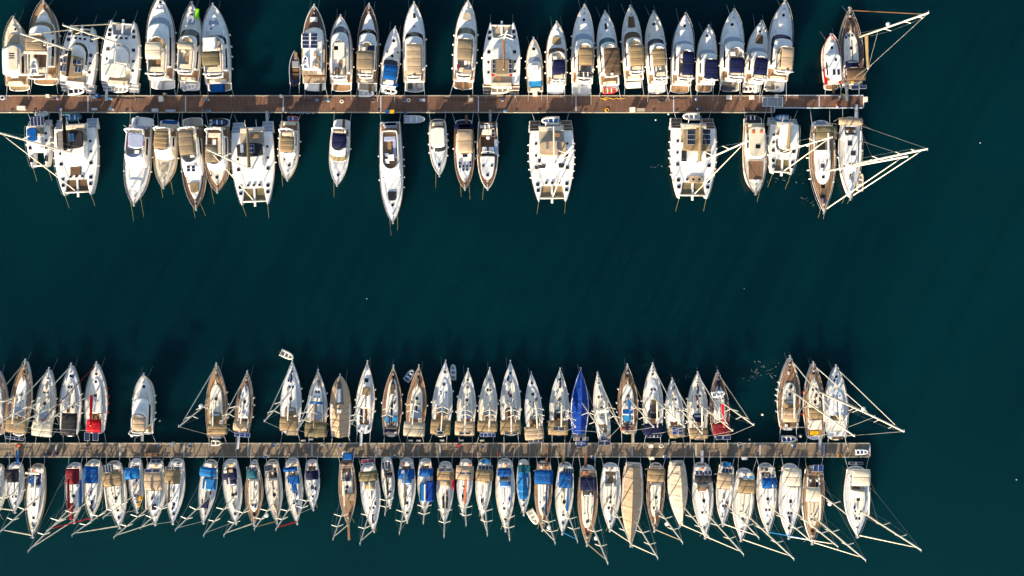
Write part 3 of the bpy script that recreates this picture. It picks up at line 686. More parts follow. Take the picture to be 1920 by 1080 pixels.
# ------------------------------------------------------------------ catamarans
def catamaran(Z, bow, stern, w, label, mast=None, tramp=('greytan', None), top=None, solar=(), boom='white', gen='cream', hats=None, roofy=None, gang=None, step='grey', fend=(2, 2), group='catamarans moored at the upper pier', bl=.4, topc='white', front=None, boxes=(), lines=(2, 3.5), powercat=False, windows='black', hardtop=False, r=.16, seat='cream', bdir=None, tw=.3):
    b = Boat(Z, bow, stern, w, 'cathull', 1.7, .6, 1.6, 1.85)
    b.make_root('catamaran', label, 'catamaran', group); rn = b.rnd; L, B = b.L, b.B
    hwid = B * .15; off = B / 2 - hwid
    sub = Boat(Z, bow, stern, w, 'cathull', 1.7, .6, 1.6, 1.85); sub.root = b.root; sub.B = hwid * 2; sub.v0 = .13 * L; sub.L = b.L
    sx = []
    for s in (-1, 1):
        n = 20; sec = 9; vs = []
        for v in stations(sub.v0, L, n):
            h = sub.hw(v); z = sub.zs(v); t = sub.T(v); k = max(0, (t - .6) / .4) ** 2 * .35
            c = s * (off - .10 * B * max(0, t - .35) ** 1.5)
            for x, zz, rk in ((-1, z, 0), (-.96, z * .5, .4), (-.8, .05, .9), (-.5, -.4, 1), (0, -.6, 1), (.5, -.4, 1), (.8, .05, .9), (.96, z * .5, .4), (1, z, 0)): vs.append((c + x * h, v - k * rk, zz))
        fs = [(i * sec + j, i * sec + j + 1, (i + 1) * sec + j + 1, (i + 1) * sec + j) for i in range(n) for j in range(sec - 1)] + [tuple(range(sec))]
        MB().add(vs, fs).put('hull', mat('white', 'hull'), b.root, True)
        vs = []; cx = []
        for v in stations(sub.v0, L, n):
            h = sub.hw(v); z = sub.zs(v); t = sub.T(v); c = s * (off - .10 * B * max(0, t - .35) ** 1.5)
            for x in (-.99, -.5, 0, .5, .99): vs.append((c + x * h, v, z + .02 + .07 * (1 - x * x)))
        MB().add(vs, [(i * 5 + j, i * 5 + j + 1, (i + 1) * 5 + j + 1, (i + 1) * 5 + j) for i in range(n) for j in range(4)]).put('side_deck', mat('white'), b.root, True)
        for k, (ya, yb, zz) in enumerate(((0, .055 * L, .5), (.05 * L, .10 * L, .85), (.095 * L, .14 * L, 1.2))):
            wd = hwid * (.82 + .06 * k)
            MB().box(s * off - wd, s * off + wd, ya, yb, -.4, zz, .05).put('stern_step', mat('white'), b.root)
            MB().box(s * off - wd + .1, s * off + wd - .1, ya + .06, yb - .04, zz, zz + .02).put('step_tread', mat(step, 'teak' if step in ('teak', 'tan', 'brown') else 'gel'), b.root)
        sx.append(lambda v, s=s: s * (off - .10 * B * max(0, sub.T(v) - .35) ** 1.5))
    b.hw0 = b.hw
    vt = b.v(front, 1.7) if front else .73 * L
    ve = L * .955
    # bridge deck, cockpit
    xin = lambda v: abs(sx[1](v)) - sub.hw(v) * .6
    va = .07 * L; vv = [va + (vt - va) * k / 12 for k in range(13)]
    MB().loft([[(xin(max(v, sub.v0)), v, .75) for v in vv] + [(-xin(max(v, sub.v0)), v, .75) for v in reversed(vv)], [(xin(max(v, sub.v0)), v, sub.zs(v) + .04) for v in vv] + [(-xin(max(v, sub.v0)), v, sub.zs(v) + .04) for v in reversed(vv)]], True).put('bridge_deck', mat('white'), b.root)
    # trampolines, longeron, front beam
    if tramp:
        for s in (-1, 1):
            vs = []
            for k in range(7):
                v = vt + (ve - vt) * k / 6; xi = xin(v) + .25
                vs += [(s * .18, v, 1.5), (s * xi, v, 1.52)]
            MB().add(vs, [(2 * k, 2 * k + 1, 2 * k + 3, 2 * k + 2) for k in range(6)]).put('trampoline', mat(tramp[0], 'canvas'), b.root)
        MB().box(-.2, .2, vt - .1, L + .25, 1.42, 1.68, .06).put('longeron', mat('white'), b.root)
    x = abs(sx[1](ve)) + .05
    MB().tube([(-x, ve, 1.72), (0, ve, 1.74), (x, ve, 1.72)], .14, 8).put('front_beam', mat('ivory', 'gel'), b.root, True)
    # saloon with wrap-round glass
    rf = b.v(roofy, 2.6) if roofy else .66 * L
    ra = .30 * L; cw = xin(.4 * L) * 1.12
    q0 = rz_(outline(b, ra, min(rf + .75, vt - .35), 0, .1, .5 * (rf - ra), 0, cw), 1.62); q1 = rz_(outline(b, ra, rf + .55, 0, .1, .5 * (rf - ra), .05, cw), 1.95); q2 = rz_(outline(b, ra, rf, 0, .1, .5 * (rf - ra), .16, cw), 2.62); q3 = rz_(outline(b, ra, rf - .1, 0, .1, .5 * (rf - ra), .32, cw), 2.75)
    sal = MB().loft([q0, q1, q2, q3]).put('saloon', mat('white'), b.root)
    band((q1, q2), .08, .9, lambda x, v: v > ra + .1 * L, 'window', mat(windows, 'canvas' if windows in ('lgrey', 'white') else 'glass'), sal, .02)
    slab('cockpit_sole', mat('greige'), b.root, -cw * .95, cw * .95, va + .2, ra - .02, 1.66, 1.70, 0)
    slab('cockpit_seat', mat(seat, 'canvas'), b.root, -cw * .9, cw * .9, va + .25, va + .95, 1.70, 2.1)
    slab('cockpit_table', mat('teak', 'gel'), b.root, -cw * .6, -cw * .05, va + 1.3, va + 2.1, 2.2, 2.26, .02)
    # hardtop or bimini over the cockpit
    if top:
        zt = 3.7; y0, y1 = sorted((b.v(top[0], zt), b.v(top[1], zt))); tx = B * tw
        to = lambda i: outline(b, y0, y1, 0, .5, top[3] if len(top) > 3 else .8, i, tx)
        th = MB().loft([rz_(to(.06), zt - .12), rz_(to(0), zt - .05), rz_(to(.15), zt + .04)], True).put('hardtop' if topc == 'white' and top[2] == 'white' else 'bimini', mat(top[2], 'gel' if hardtop else 'canvas'), b.root)
        posts(th, -tx, tx, y0, y1, 1.7, zt - .1, .04)
        b.zt = zt
        for q in solar: zpanel(b, q[0], q[1], q[2], q[3], zt + .12, q[5] if len(q) > 5 else 'navy', q[4], th, q[6] if len(q) > 6 else 'solar_panel')
        hs = rn.choice([-1, 1]); slab('helm_seat', mat(seat, 'canvas'), b.root, min(hs * cw * .4, hs * cw * .95), max(hs * cw * .4, hs * cw * .95), ra + .1, ra + .6, 2.75, 3.1)
    # hatches along the hulls and on the foredeck
    for s in (0, 1):
        for f in (.30, .44, .58, .78, .86):
            v = f * L + rn.uniform(-.15, .15); hatch(b.root, sx[s](v), v, sub.zs(v) + .1, .58 if f > .5 else .42, .58 if f > .5 else .42)
    for x in (-1.3, 0, 1.3):
        if vt - rf > 1.6: hatch(b.root, x * cw * .35, vt - .55, 1.9, .45, .4)
    for s in (-1, 1):
        mb = MB(); pts = [(sx[0 if s < 0 else 1](v) + s * sub.hw(v) * .93, v, sub.zs(v) + .7) for v in [sub.v0 + (L - .3 - sub.v0) * k / 8 for k in range(9)]]
        mb.tube(pts, .022, 4)
        for p in pts[::2]: mb.tube([p, (p[0], p[1], p[2] - .7)], .02, 4, cap=False)
        mb.put('guard_rail', mat('steel', 'metal'), b.root)
    # davits
    for s in (-1, 1): MB().tube([(s * B * .13, va + .3, 1.7), (s * B * .13, .5, 2.35), (s * B * .13, -.2, 2.3)], .05, 5).put('davit', mat('steel', 'metal'), b.root)
    for q in boxes: zbox(b, *q)
    if mast:
        b.sw = .95; rig(b, mast, zb=2.7, boom=boom, gen=gen, bl=bl, r=r, bz=4.3, backv=None, bowp=Vector((0, ve, 1.9)), sprl=1.5, hmin=L * 1.25, bw=.26, boomdir=bdir)
    if gang: gangway(b, gang, x=off * rn.choice([-1, 1]), z=.9, ln=2.2, v=.3)
    for s, n_ in zip((-1, 1), fend):
        for k in range(n_):
            v = L * (.25 + .5 * (k + .5) / n_); old = b.hw; b.hw = lambda q, v=v: abs(sx[1](v)) + sub.hw(v); fender(b, s, v, 'white'); b.hw = old
    for s in ((-1, 1) if lines else ()):
        a = b.world(sx[0 if s < 0 else 1](L), L - .2, 1.7); c = b.world(sx[0 if s < 0 else 1](L) + rn.uniform(-.5, .5), L + rn.uniform(3, 4.5), -.9)
        rope([a, a.lerp(c, .5) - Vector((0, 0, .2)), c], lab('%s bow line' % ('port', 'starboard')[s > 0], label), .026, 'rope' if b.d.y < 0 else 'grey')
        a = b.world(s * off, .3, .7); c = b.world(s * (off + .6), -1.6, .72)
        rope([a, c], lab('%s stern line' % ('port', 'starboard')[s > 0], label), .035, 'lgrey')
    return b
def tent(b, m, va, vb, ridge=.9, wf=1.10, name='boat_cover', peak=.45, drop=.25, rx=0.0, low=.15):
    """a tarpaulin stretched over a ridge line, hanging just over the gunwales"""
    vs = []; fs = []; n = 22; rr = random.Random(b.label); sec = 9; mb = MB()
    for k in range(n + 1):
        f = k / n; v = va + (vb - va) * f; h = b.hw(v) * wf + .03; z = b.zs(v)
        hh = low + (ridge - low) * max(0, math.sin(math.pi * min(1, max(0, (f * .92 + .04)))) ** .6)
        for i in range(sec):
            u = 2 * i / (sec - 1) - 1; a = abs(u)
            zz = z - drop if a == 1 else z + .05 + hh * (1 - a / .8) ** 1.0 if a < .8 else z + .03
            vs.append((u * h if a == 1 else u * h * 1.0 + (1 - a) * rx, v, zz + rr.uniform(-.05, .05) * (a < 1) - .07 * (k % 5 == 2) * (a < .9)))
    fs = [(k * sec + i, k * sec + i + 1, (k + 1) * sec + i + 1, (k + 1) * sec + i) for k in range(n) for i in range(sec - 1)]
    mb.add(vs, fs); mb.cur = 1
    for k in (3, 7, 11, 15, 19): mb.tube([Vector(q) + Vector((0, 0, .015)) for q in vs[k * sec:(k + 1) * sec]], .03, 4)
    mb.tube([Vector(vs[k * sec + sec // 2]) + Vector((0, 0, .02)) for k in range(n + 1)], .04, 4)
    return mb.put(name, [m, seam(m)], b.root)
# ------------------------------------------------------------------ the upper pier, far side (bows towards the top)
Z1 = (0, 0, 4.911); Z2 = (260, 0, 4.911); Z3 = (530, 0, 4.911); Z4 = (800, 0, 4.911); Z5 = (1060, 0, 5.4); Z6 = (1240, 0, 5.4); Z7 = (1500, 0, 4.911)
def slots(b):
    for k in range(3): zbox(b, 'roof_slot', 'black', 80, 490 + 20 * k, 132, 499 + 20 * k, b.zbim + .04, b.zbim + .07, 'glass', 0)
motor(Z1, (130, 165), (180, 840), (36, 268), 'cream cruiser with three dark slots in its hardtop', hl='cream', dk='cream', plat=('tan', .07), ws=(395, 430, 'shade'), bim=(415, 655, 'cream', 1, 70, 165), hard=True, pads=((310, 400, 'beige', .5),), hats=((140, 270, .4),), gun='tan', arch=False, extra=slots, floor='tan', roofc='cream', boxes=(('rear_seat', 'white', 100, 660, 165, 715, 1.5, 1.9, 'canvas'),), trunkc='cream')
def b2(b):
    tender(59.5 + 4.0, 123, 3.0, 0, 'white tender lying on the flybridge of the white yacht with teak foredeck', 'ivory', 'lgrey', 3.95, 1.6, motor=False)
motor(Z1, (405, 10), (425, 785), (262, 542), 'white yacht with teak foredeck, brown bimini and wooden stern platform', dk='teak', plat=('teak', .075), ws=(190, 235, 'greytan'), fly=(300, 735), bim=(330, 470, 'greytan', 2, 232, 402), pads=((140, 190, 'white', .42),), hats=((355, 262, .4), (415, 97, .35, .35)), floor='teak', extra=b2, boxes=(('flybridge_shade', 'ivory', 215, 470, 440, 500, 5.0, 5.1, 'canvas', .04),))
catamaran(Z1, (755, 240), (715, 850), (548, 908), 'white catamaran with tattered dark solar bimini at the upper left', mast=(140, 96, 39, 63), tramp=('brown', None), front=330, roofy=410, top=(520, 720, 'greytan', .6), solar=((555, 535, 605, 580, 2, 'navy'), (555, 600, 605, 660, 2, 'navy'), (670, 545, 745, 595, 2, 'navy'), (690, 610, 745, 670, 2, 'navy')), boom='charcoal', fend=(1, 2), seat='white')
tender(143, 170, 3.2, 85, 'dark dinghy hung across the stern of the catamaran with tattered solar bimini', 'white', 'navy', 1.2)
catamaran(Z1, (1132, 190), (1110, 845), (935, 1308), 'all white catamaran with grey trampolines third from the upper left corner', mast=(226, 82, 118, 47), tramp=('grey', None), front=325, roofy=420, top=(585, 715, 'ivory', .5), boom='white', gang='lgrey', fend=(1, 3), windows='shade')
tender(227, 167, 2.9, 90, 'pale inflatable tender across the stern of the all white catamaran', 'lgrey', 'ivory', .9)
motor(Z2, (200, -25), (225, 825), (72, 338), 'long white yacht with cream bimini and wide grey stern platform', plat=('lgrey', .1), ws=(140, 215, 'shade'), fly=(330, 720), bim=(390, 545, 'cream', 2, 60, 210), pads=((45, 135, 'white', .5),), hats=((165, 295, .4), (197, 20, .4)), gang='grey', gun='brown', floor='tan', fend=(2, 4), ff=2.2)
def green_cloth(b):
    x, v = b.loc(538, 125, 2.2); MB().box(x - .36, x + .36, v - .95, v + .9, b.zs(v) + .3, b.zs(v) + .42, .1).put('green_cloth', mat('green', 'canvas'), b.root)
motor(Z2, (495, 30), (470, 835), (350, 592), 'white yacht with a bright green cloth on its foredeck', plat=('white', .1), ws=(250, 330, 'black'), fly=(330, 690), bim=(390, 460, 'greige', 1, 355, 500), pads=((140, 225, 'shade', .42),), hats=((490, 137, .45),), extra=green_cloth, fend=(2, 3), gang='lgrey')
tender(355, 163, 2.6, 80, 'pale tender on the stern platform of the yacht with green cloth', 'white', 'lgrey', .6)
motor(Z2, (685, 45), (750, 845), (580, 864), 'white yacht with olive bimini and blue tarpaulin on the stern', plat=('tan', .09), ws=(310, 345, 'navy'), fly=(320, 720), bim=(470, 600, 'olive', 2, 582, 747), pads=((175, 230, 'shade', .45),), hats=((665, 262, .3),), boxes=(('blue_tarpaulin', 'blue', 655, 775, 790, 843, .5, .85, 'canvas', .15), ('fly_sunpad', 'white', 585, 345, 725, 460, 3.9, 4.1, 'canvas', .1)), fend=(1, 4), gun='greige')
# small navy runabout
def runabout():
    b = Boat(Z3, (110, 470), (115, 775), (62, 165), 'small', .8, .5, .75, .95)
    b.make_root('runabout', 'small navy runabout with tan foredeck moored beside the solar roofed trawler', 'motor boat', 'motor yachts at the upper pier')
    hull(b, mat('navy', 'hull'), .4); gunwale(b, mat('lgrey'), .06)
    deck(b, mat('navy'), hole=(.12 * b.L, .66 * b.L, b.B * .36)); L = b.L
    MB().box(-b.B * .36, b.B * .36, .12 * L, .66 * L, .22, .27).put('cockpit_sole', mat('wood', 'teak'), b.root)
    zbox(b, 'steering_console', 'grey', 85, 560, 148, 620, .3, 1.1); zbox(b, 'bench', 'wood', 85, 630, 148, 655, .3, .65, 'canvas'); zbox(b, 'rear_bench', 'brown', 80, 672, 150, 690, .3, .6, 'canvas')
    zbox(b, 'cushion', 'tan', 105, 480, 135, 545, .95, 1.15, 'canvas')
    for s in (-.3, .25): MB().box(s - .16, s + .16, -.35, .15, .3, 1.05, .1).put('outboard_motor', mat('charcoal'), b.root)
    stern_lines(b, gap=1.8)
runabout()
def trawler(b):
    zbox(b, 'boat_deck', 'beige', 176, 455, 388, 688, 3.2, 3.26, 'teak', .02)
    tender(572.5, 116, 2.6, 0, 'white dinghy on the aft deck of the solar roofed trawler', 'white', 'royal', 3.28, 1.2, motor=False)
    for i, (x, y, c) in enumerate(((300, 500, 'beige'), (325, 540, 'tan'), (290, 590, 'greige'), (320, 600, 'beige'), (340, 650, 'white'))): zbox(b, 'deck_gear', c, x - 18, y - 22, x + 18, y + 22, 3.2, 3.65, 'canvas', .12)
motor(Z3, (292, 55), (300, 840), (168, 398), 'trawler yacht with four panel solar roof and beige aft deck', dk='darkteak', plat=('white', .085), ws=(245, 290, 'white'), bim=(300, 452, 'white', 1, 172, 326), hard=True, arch=False, panels=((180, 305, 242, 370, .1, 'navy', 2), (258, 305, 320, 370, .1, 'navy', 2), (180, 375, 242, 445, .1, 'navy', 2), (258, 375, 320, 445, .1, 'navy', 2)), trunk=None, boxes=(('foredeck_locker', 'white', 252, 155, 316, 195, 1.9, 2.5), ('cockpit_table', 'orange', 268, 715, 302, 738, 1.7, 1.9), ('aft_roof', 'beige', 190, 705, 390, 765, 1.9, 2.0, 'gel', .05)), extra=trawler, gang='charcoal', aftc='teak', cab=1.7, lines=(2, 4), gun='ivory')
motor(Z3, (535, 150), (545, 845), (420, 638), 'small white flybridge cruiser with teak platform and red fenders', plat=('teak', .1), ws=(225, 300, 'navy'), fly=(360, 740), hats=((590, 312, .3),), pads=(), floor='white', fend=(2, 2), arch=True, boxes=(('fly_seat', 'ivory', 470, 390, 570, 540, 3.7, 3.95, 'canvas'), ('fly_tender_cover', 'brown', 478, 620, 520, 700, 3.7, 4.0, 'canvas', .15), ('fly_locker', 'tan', 550, 640, 575, 700, 3.7, 4.0)), gun='beige')
motor(Z3, (797, 45), (780, 850), (676, 893), 'slim white yacht with dark teak deck and tan bimini', dk='darkteak', plat=('greige', .1), ws=(255, 305, 'black'), fly=(380, 725), bim=(470, 645, 'greytan', 2, 682, 842), hats=((793, 140, .5),), gang='wood', gun='brown', fend=(1, 2), boxes=(('helm_panel', 'navy', 785, 415, 845, 465, 3.9, 4.2),))
tender(687, 175, 2.9, 92, 'white tender across the stern of the slim yacht with tan bimini', 'white', 'lgrey', .5)
motor(Z3, (1035, 255), (965, 870), (905, 1100), 'small express cruiser with bright blue cockpit cover', plat=('white', .12), ws=(535, 600, 'black'), bim=(600, 735, 'blue', 2, 925, 1058), bz=2.9, hats=((1022, 375, .5), (962, 475, .3), (1060, 480, .3), (1008, 512, .5)), arch=True, boxes=(('aft_cushion', 'blue', 918, 755, 1060, 798, 1.5, 1.75, 'canvas'), ('wet_bar', 'white', 950, 730, 1020, 770, 1.5, 2.1)), fend=(1, 1), gun='lgrey', ff=1.7, cab=.8, trunk=.72)
tender(734, 171, 2.2, 97, 'small navy and white dinghy on the stern of the blue covered cruiser', 'white', 'navy', .5)
motor(Z3, (1210, 30), (1215, 850), (1108, 1322), 'white yacht with four panel beige bimini and grey platform', plat=('grey', .11), ws=(280, 335, 'black'), fly=(390, 740), bim=(405, 690, 'beige', 4, 1135, 1285), hats=((1212, 145, .45, .9), (1212, 240, .35, .2)), gang='grey', gun='tan', fend=(1, 2), boxes=(('platform_gear', 'charcoal', 1150, 770, 1200, 815, .5, .8), ('platform_gear', 'grey', 1240, 765, 1300, 810, .5, .8)))
motor(Z4, (380, 10), (335, 825), (234, 468), 'narrow cream railed yacht with grey bimini and teak cockpit', dk='white', plat=('teak', .09), ws=(235, 310, 'black'), fly=(345, 725), bim=(360, 555, 'greytan', 2, 280, 425), pads=((112, 190, 'greige', .5),), hats=((373, 110, .5),), gang='teak', gun='tan', fend=(4, 3), arch=True, boxes=(('fly_table', 'beige', 335, 635, 415, 690, 3.8, 4.0, 'canvas'), ('life_ring', 'red', 278, 590, 298, 630, 3.9, 4.1)))
catamaran(Z4, (692, 205), (685, 865), (508, 862), 'white catamaran with brown boom between two motor yachts at the upper pier', mast=(943.6, 75, 951, 57), tramp=('greige', None), front=350, roofy=415, top=(540, 690, 'greytan', .4), solar=((605, 545, 630, 675, 3, 'black'), (755, 545, 785, 675, 3, 'black')), boom='wood', bl=.42, fend=(1, 1), step='brown', gen=None, lines=(2, 3), boxes=(('flag', 'red', 598, 675, 625, 700, 2.9, 2.95, 'canvas', 0), ('flag', 'red', 762, 675, 790, 700, 2.9, 2.95, 'canvas', 0)), windows='white')
tender(938.5, 168, 3.5, 90, 'beige tender on davits behind the catamaran with brown boom', 'ivory', 'beige', 1.1)
motor(Z4, (985, 350), (1000, 850), (908, 1068), 'small white centre console boat with blue tarpaulin aft', plat=None, ws=(515, 560, 'shade'), bim=None, hats=((988, 445, .55, .5),), fend=(3, 1), arch=False, boxes=(('steering_console', 'white', 960, 600, 1030, 650, 1.0, 2.2), ('rear_seat', 'cream', 955, 660, 1045, 715, 1.0, 1.6, 'canvas'), ('blue_tarpaulin', 'cyan', 945, 735, 1062, 792, 1.0, 1.45, 'canvas', .12), ('outboard_motor', 'ivory', 978, 815, 1022, 880, .6, 1.3)), ff=1.4, fa=.9, cab=.5, gun='beige', root='centre_console_boat', cat='motor boat')
motor(Z4, (1195, 210), (1190, 868), (1104, 1298), 'white cruiser with tan sunpad, brown windscreen and navy bimini', plat=('white', .12), ws=(425, 480, 'brown'), fly=(470, 770), bim=(550, 680, 'navy', 2, 1163, 1278), pads=((335, 410, 'tan', .5),), fend=(3, 3), gun='tan')
motor(Z5, (190, 60), (160, 970), (64, 302), 'white yacht with a dark dinghy on its aft flybridge', plat=('lgrey', .13), ws=(320, 400, 'shade'), fly=(430, 830), bim=(480, 660, 'tan', 2, 135, 285), hats=((188, 200, .5),), pads=((230, 300, 'white', .5),), gang='steel', fend=(4, 3), gun='ivory')
tender(1099, 139, 2.8, 90, 'dark oval dinghy stowed on the aft flybridge of a white yacht', 'charcoal', 'tan', 3.9, 1.2, motor=False)
motor(Z5, (400, 125), (445, 945), (318, 556), 'white yacht with four panel dark brown bimini', plat=('white', .09), ws=(365, 430, 'teal'), fly=(445, 785), bim=(490, 765, 'brown', 4, 398, 560), hats=((410, 265, .4, 1.1),), pads=(), fend=(2, 1), gun='ivory', floor='white')
tender(1143.5, 169.5, 2.6, 90, 'red and yellow inflatable on the stern of the brown bimini yacht', 'red', 'yellow', .55, motor=False)
motor(Z5, (655, 70), (690, 890), (568, 798), 'white yacht with brown sunpad and brown arched windscreen', plat=('tan', .09), ws=(300, 385, 'brown'), fly=(390, 765), bim=(460, 670, 'tan', 3, 650, 803), pads=((155, 280, 'brown', .45),), fend=(2, 1), gun='ivory', hats=((700, 435, .4, .3),), boxes=(('passerelle_cover', 'white', 620, 835, 770, 885, .5, .9),))
motor(Z5, (890, 125), (930, 950), (806, 1042), 'white yacht with navy windscreen and three panel tan bimini', plat=('white', .11), ws=(375, 440, 'navy'), fly=(465, 830), bim=(500, 670, 'tan', 3, 880, 1022), hats=((895, 245, .5),), fend=(2, 3), gun='ivory', gang='ivory')
motor(Z6, (240, 145), (185, 945), (98, 342), 'dark railed white yacht with navy bimini and wide teak platform', dk='white', plat=('teak', .1), ws=(400, 445, 'shade'), fly=(495, 825), bim=(520, 755, 'navy', 2, 213, 332), hats=((237, 262, .5),), gun='charcoal', fend=(1, 1), floor='tan')
motor(Z6, (475, 270), (430, 935), (354, 562), 'short white cruiser with navy bimini and plank platform', plat=('teak', .11), ws=(485, 540, 'shade'), fly=(585, 830), bim=(600, 795, 'navy', 3, 440, 582), hats=((465, 362, .5),), fend=(1, 2), gun='ivory')
motor(Z6, (730, 105), (690, 930), (580, 822), 'white yacht with navy bimini and jet ski on a dark platform', plat=('greige', .12), ws=(355, 420, 'shade'), fly=(470, 810), bim=(580, 735, 'navy', 2, 695, 840), hats=((718, 248, .55),), gang='beige', gun='ivory', fend=(2, 3))
def jetski():
    p = W(1364.5, 166, .6); o = empty('jet_ski', (p.x, p.y, .5), R(-92)); tag(o, 'dark jet ski on the platform of the white yacht with navy bimini', 'jet ski')
    MB().loft([[(x * .8, y - 1.3, -.02) for x, y, z in ring_pts(.5, 2.6, 0)], [(x, y - 1.3, .35) for x, y, z in ring_pts(.55, 2.7, 0)], [(x * .5, y - 1.2, .6) for x, y, z in ring_pts(.5, 2.3, 0)]], True).put('hull', mat('navy'), o)
    MB().box(-.2, .2, -1.1, .2, .55, .82, .1).put('saddle', mat('charcoal', 'flat'), o); MB().tube([(-.4, .35, .95), (0, .45, 1.0), (.4, .35, .95)], .04, 5).put('handlebar', mat('charcoal', 'flat'), o)
jetski()
motor(Z6, (1010, 225), (905, 940), (830, 1072), 'tilted white cruiser with grey brown sunpad and navy bimini', plat=('white', .13), ws=(465, 520, 'shade'), fly=(555, 825), bim=(580, 750, 'navy', 2, 945, 1078), pads=((350, 440, 'brown', .42),), hats=((1000, 322, .45),), gang='white', gun='ivory', fend=(2, 1))
tender(1408, 166, 2.7, 88, 'cream dinghy on the stern platform of the tilted cruiser', 'ivory', 'brown', .55)
motor(Z6, (1245, 15), (1140, 930), (1062, 1338), 'long tilted yacht with peach bimini, last of the cruisers', plat=('white', .12), ws=(330, 390, 'navy'), fly=(455, 750), bim=(470, 700, 'beige', 2, 1215, 1340), pads=((175, 280, 'white', .4),), hats=((1238, 152, .5),), gang='tan', gun='tan', fend=(2, 1), floor='tan')
tender(1451, 164, 2.8, 88, 'cream tender on the platform of the yacht with peach bimini', 'ivory', 'greige', .55)
def redboat(b):
    for s in (-1, 1):
        MB().add([(s * b.hw(v) * k, v, b.zs(v) + .14) for v in [b.L * (.1 + .07 * i) for i in range(5)] for k in (.66, .97)], [(2 * i, 2 * i + 1, 2 * i + 3, 2 * i + 2) for i in range(4)]).put('red_side_deck', mat('red', 'canvas'), b.root)
motor(Z7, (290, 320), (290, 830), (204, 383), 'small red and white cabin boat beside the big teak ketch', plat=('teak', .1), ws=(480, 505, 'white'), bim=(500, 750, 'white', 1, 268, 380), hard=True, panels=((298, 640, 328, 690, .1, 'black', 1), (340, 640, 370, 690, .1, 'black', 1)), hats=((305, 435, .5), ), gun='red', arch=False, fend=(0, 0), ff=1.6, fa=1.1, cab=1.1, prof='full', extra=redboat, boxes=(('roof_hatch', 'black', 318, 540, 340, 562, 3.05, 3.12, 'glass', 0),), root='cabin_boat', cat='motor boat', bz=3.0, gang='brown')
sail(Z7, (455, 80), (470, 815), (372, 612), 'largest sloop of the top row with brown bimini and teak deck', dk='darkteak', hl='white', bim=(625, 745, 'brown', 1), bimx=(428, 606), mast=(1612, 69, 1741, 24), boom='tan', gen='wood', solar=((470, 785, 540, 822, 1, 3.0), (545, 785, 612, 815, 1, 3.0)), hood='navy', roof=(.26, .72), radar=True, fend=(0, 2), r=.2, spr=3, gang='ivory', lines=(2, 3), group='sailing yachts at the upper pier', bl=.42, fcol='ivory')
# ------------------------------------------------------------------ the upper pier, near side (bows towards the bottom)
Y1 = (0, 180, 4.154); Y2 = (210, 190, 4.909); Y3 = (370, 190, 4.909); Y4 = (590, 190, 4.154); Y5 = (780, 190, 4.697); Y6 = (1220, 190, 4.697); Y7 = (1480, 190, 4.5)
UP = 'boats on the near side of the upper pier'
catamaran(Y1, (310, 560), (310, 190), (215, 412), 'small catamaran with bright blue cover and blue solar panels', tramp=None, front=440, roofy=400, top=(240, 350, 'blue', .4), tw=.22, solar=((235, 165, 345, 230, 4, 'navy'),), lines=(2, 3), fend=(2, 1), powercat=True, windows='shade', group=UP)
tender(78, 212, 2.6, 95, 'white dinghy behind the small catamaran with blue cover', 'lgrey', 'white', .3)
catamaran(Y1, (606, 775), (598, 180), (420, 778), 'big catamaran with black boom at the left end of the upper pier', mast=(132, 286, -8, 247), tramp=('brown', None), front=650, roofy=520, top=(262, 410, 'charcoal', .5, 1.6), solar=((450, 275, 490, 400, 2, 'greytan'), (535, 295, 575, 350, 1, 'cyan')), boom='black', bl=.45, gen='ivory', fend=(2, 5), gang='grey', step='shade', group=UP, boxes=(('foredeck_pad', 'brown', 545, 555, 630, 615, 1.7, 1.9, 'canvas'),), r=.2, windows='white')
tender(136, 220, 3.6, 88, 'blue inflatable tender behind the big catamaran with black boom', 'teal', 'cyan', .5)
motor(Y2, (205, 950), (285, 145), (116, 382), 'tall white yacht with lavender flybridge seats and red life rings', plat=('white', .1), ws=(625, 560, 'white'), fly=(250, 530), bim=(300, 435, 'lav', 1, 150, 290), hard=True, hats=((205, 572, .4, .4),), pads=((720, 810, 'white', .55),), gang='shade', gun='brown', fend=(3, 3), lines=(2, 5), group=UP, seatc='lav', boxes=(('life_ring', 'red', 145, 365, 165, 410, 3.9, 4.2), ('life_ring', 'red', 275, 365, 295, 410, 3.9, 4.2), ('helm_pad', 'lav', 140, 480, 280, 515, 3.7, 3.95, 'canvas')))
motor(Y2, (475, 790), (530, 170), (388, 612), 'cream cruiser with tan bimini and blue mat on the stern', hl='cream', dk='cream', plat=('cream', .12), ws=(545, 480, 'cream'), fly=(240, 465), bim=(275, 440, 'tan', 4, 385, 515), pads=((580, 660, 'greige', .35),), gun='tan', boxes=(('blue_mat', 'blue', 462, 172, 605, 210, .5, .62, 'canvas'),), fend=(2, 1), lines=(2, 3.5), group=UP, trunkc='cream')
motor(Y2, (775, 990), (740, 150), (618, 868), 'dark striped yacht with three panel olive bimini and teak bow', dk='darkteak', plat=('greige', .1), ws=(710, 600, 'white'), fly=(225, 570), bim=(260, 490, 'greytan', 3, 615, 755), pads=((745, 840, 'tan', .45),), panels=((685, 590, 722, 648, 3.4, 'navy', 2, 'skylight'), (730, 590, 768, 648, 3.4, 'navy', 2, 'skylight')), gun='brown', fend=(2, 2), lines=(2, 3), group=UP, gang='grey')
motor(Y2, (970, 830), (990, 155), (856, 1086), 'bluff bowed cruiser with brown bimini beside the olive boom catamaran', dk='teak', plat=('lgrey', .12), ws=(650, 590, 'white'), fly=(235, 590), bim=(400, 565, 'greytan', 2, 858, 975), hats=((910, 685, .3, .3), (965, 700, .5, .5)), trunk=.78, gun='brown', fend=(2, 3), lines=(1, 4.5), group=UP, floor='wood', prof='full')
tender(412, 229, 3.2, 90, 'black inflatable with blue seats behind the bluff bowed cruiser', 'black', 'sky', .6)
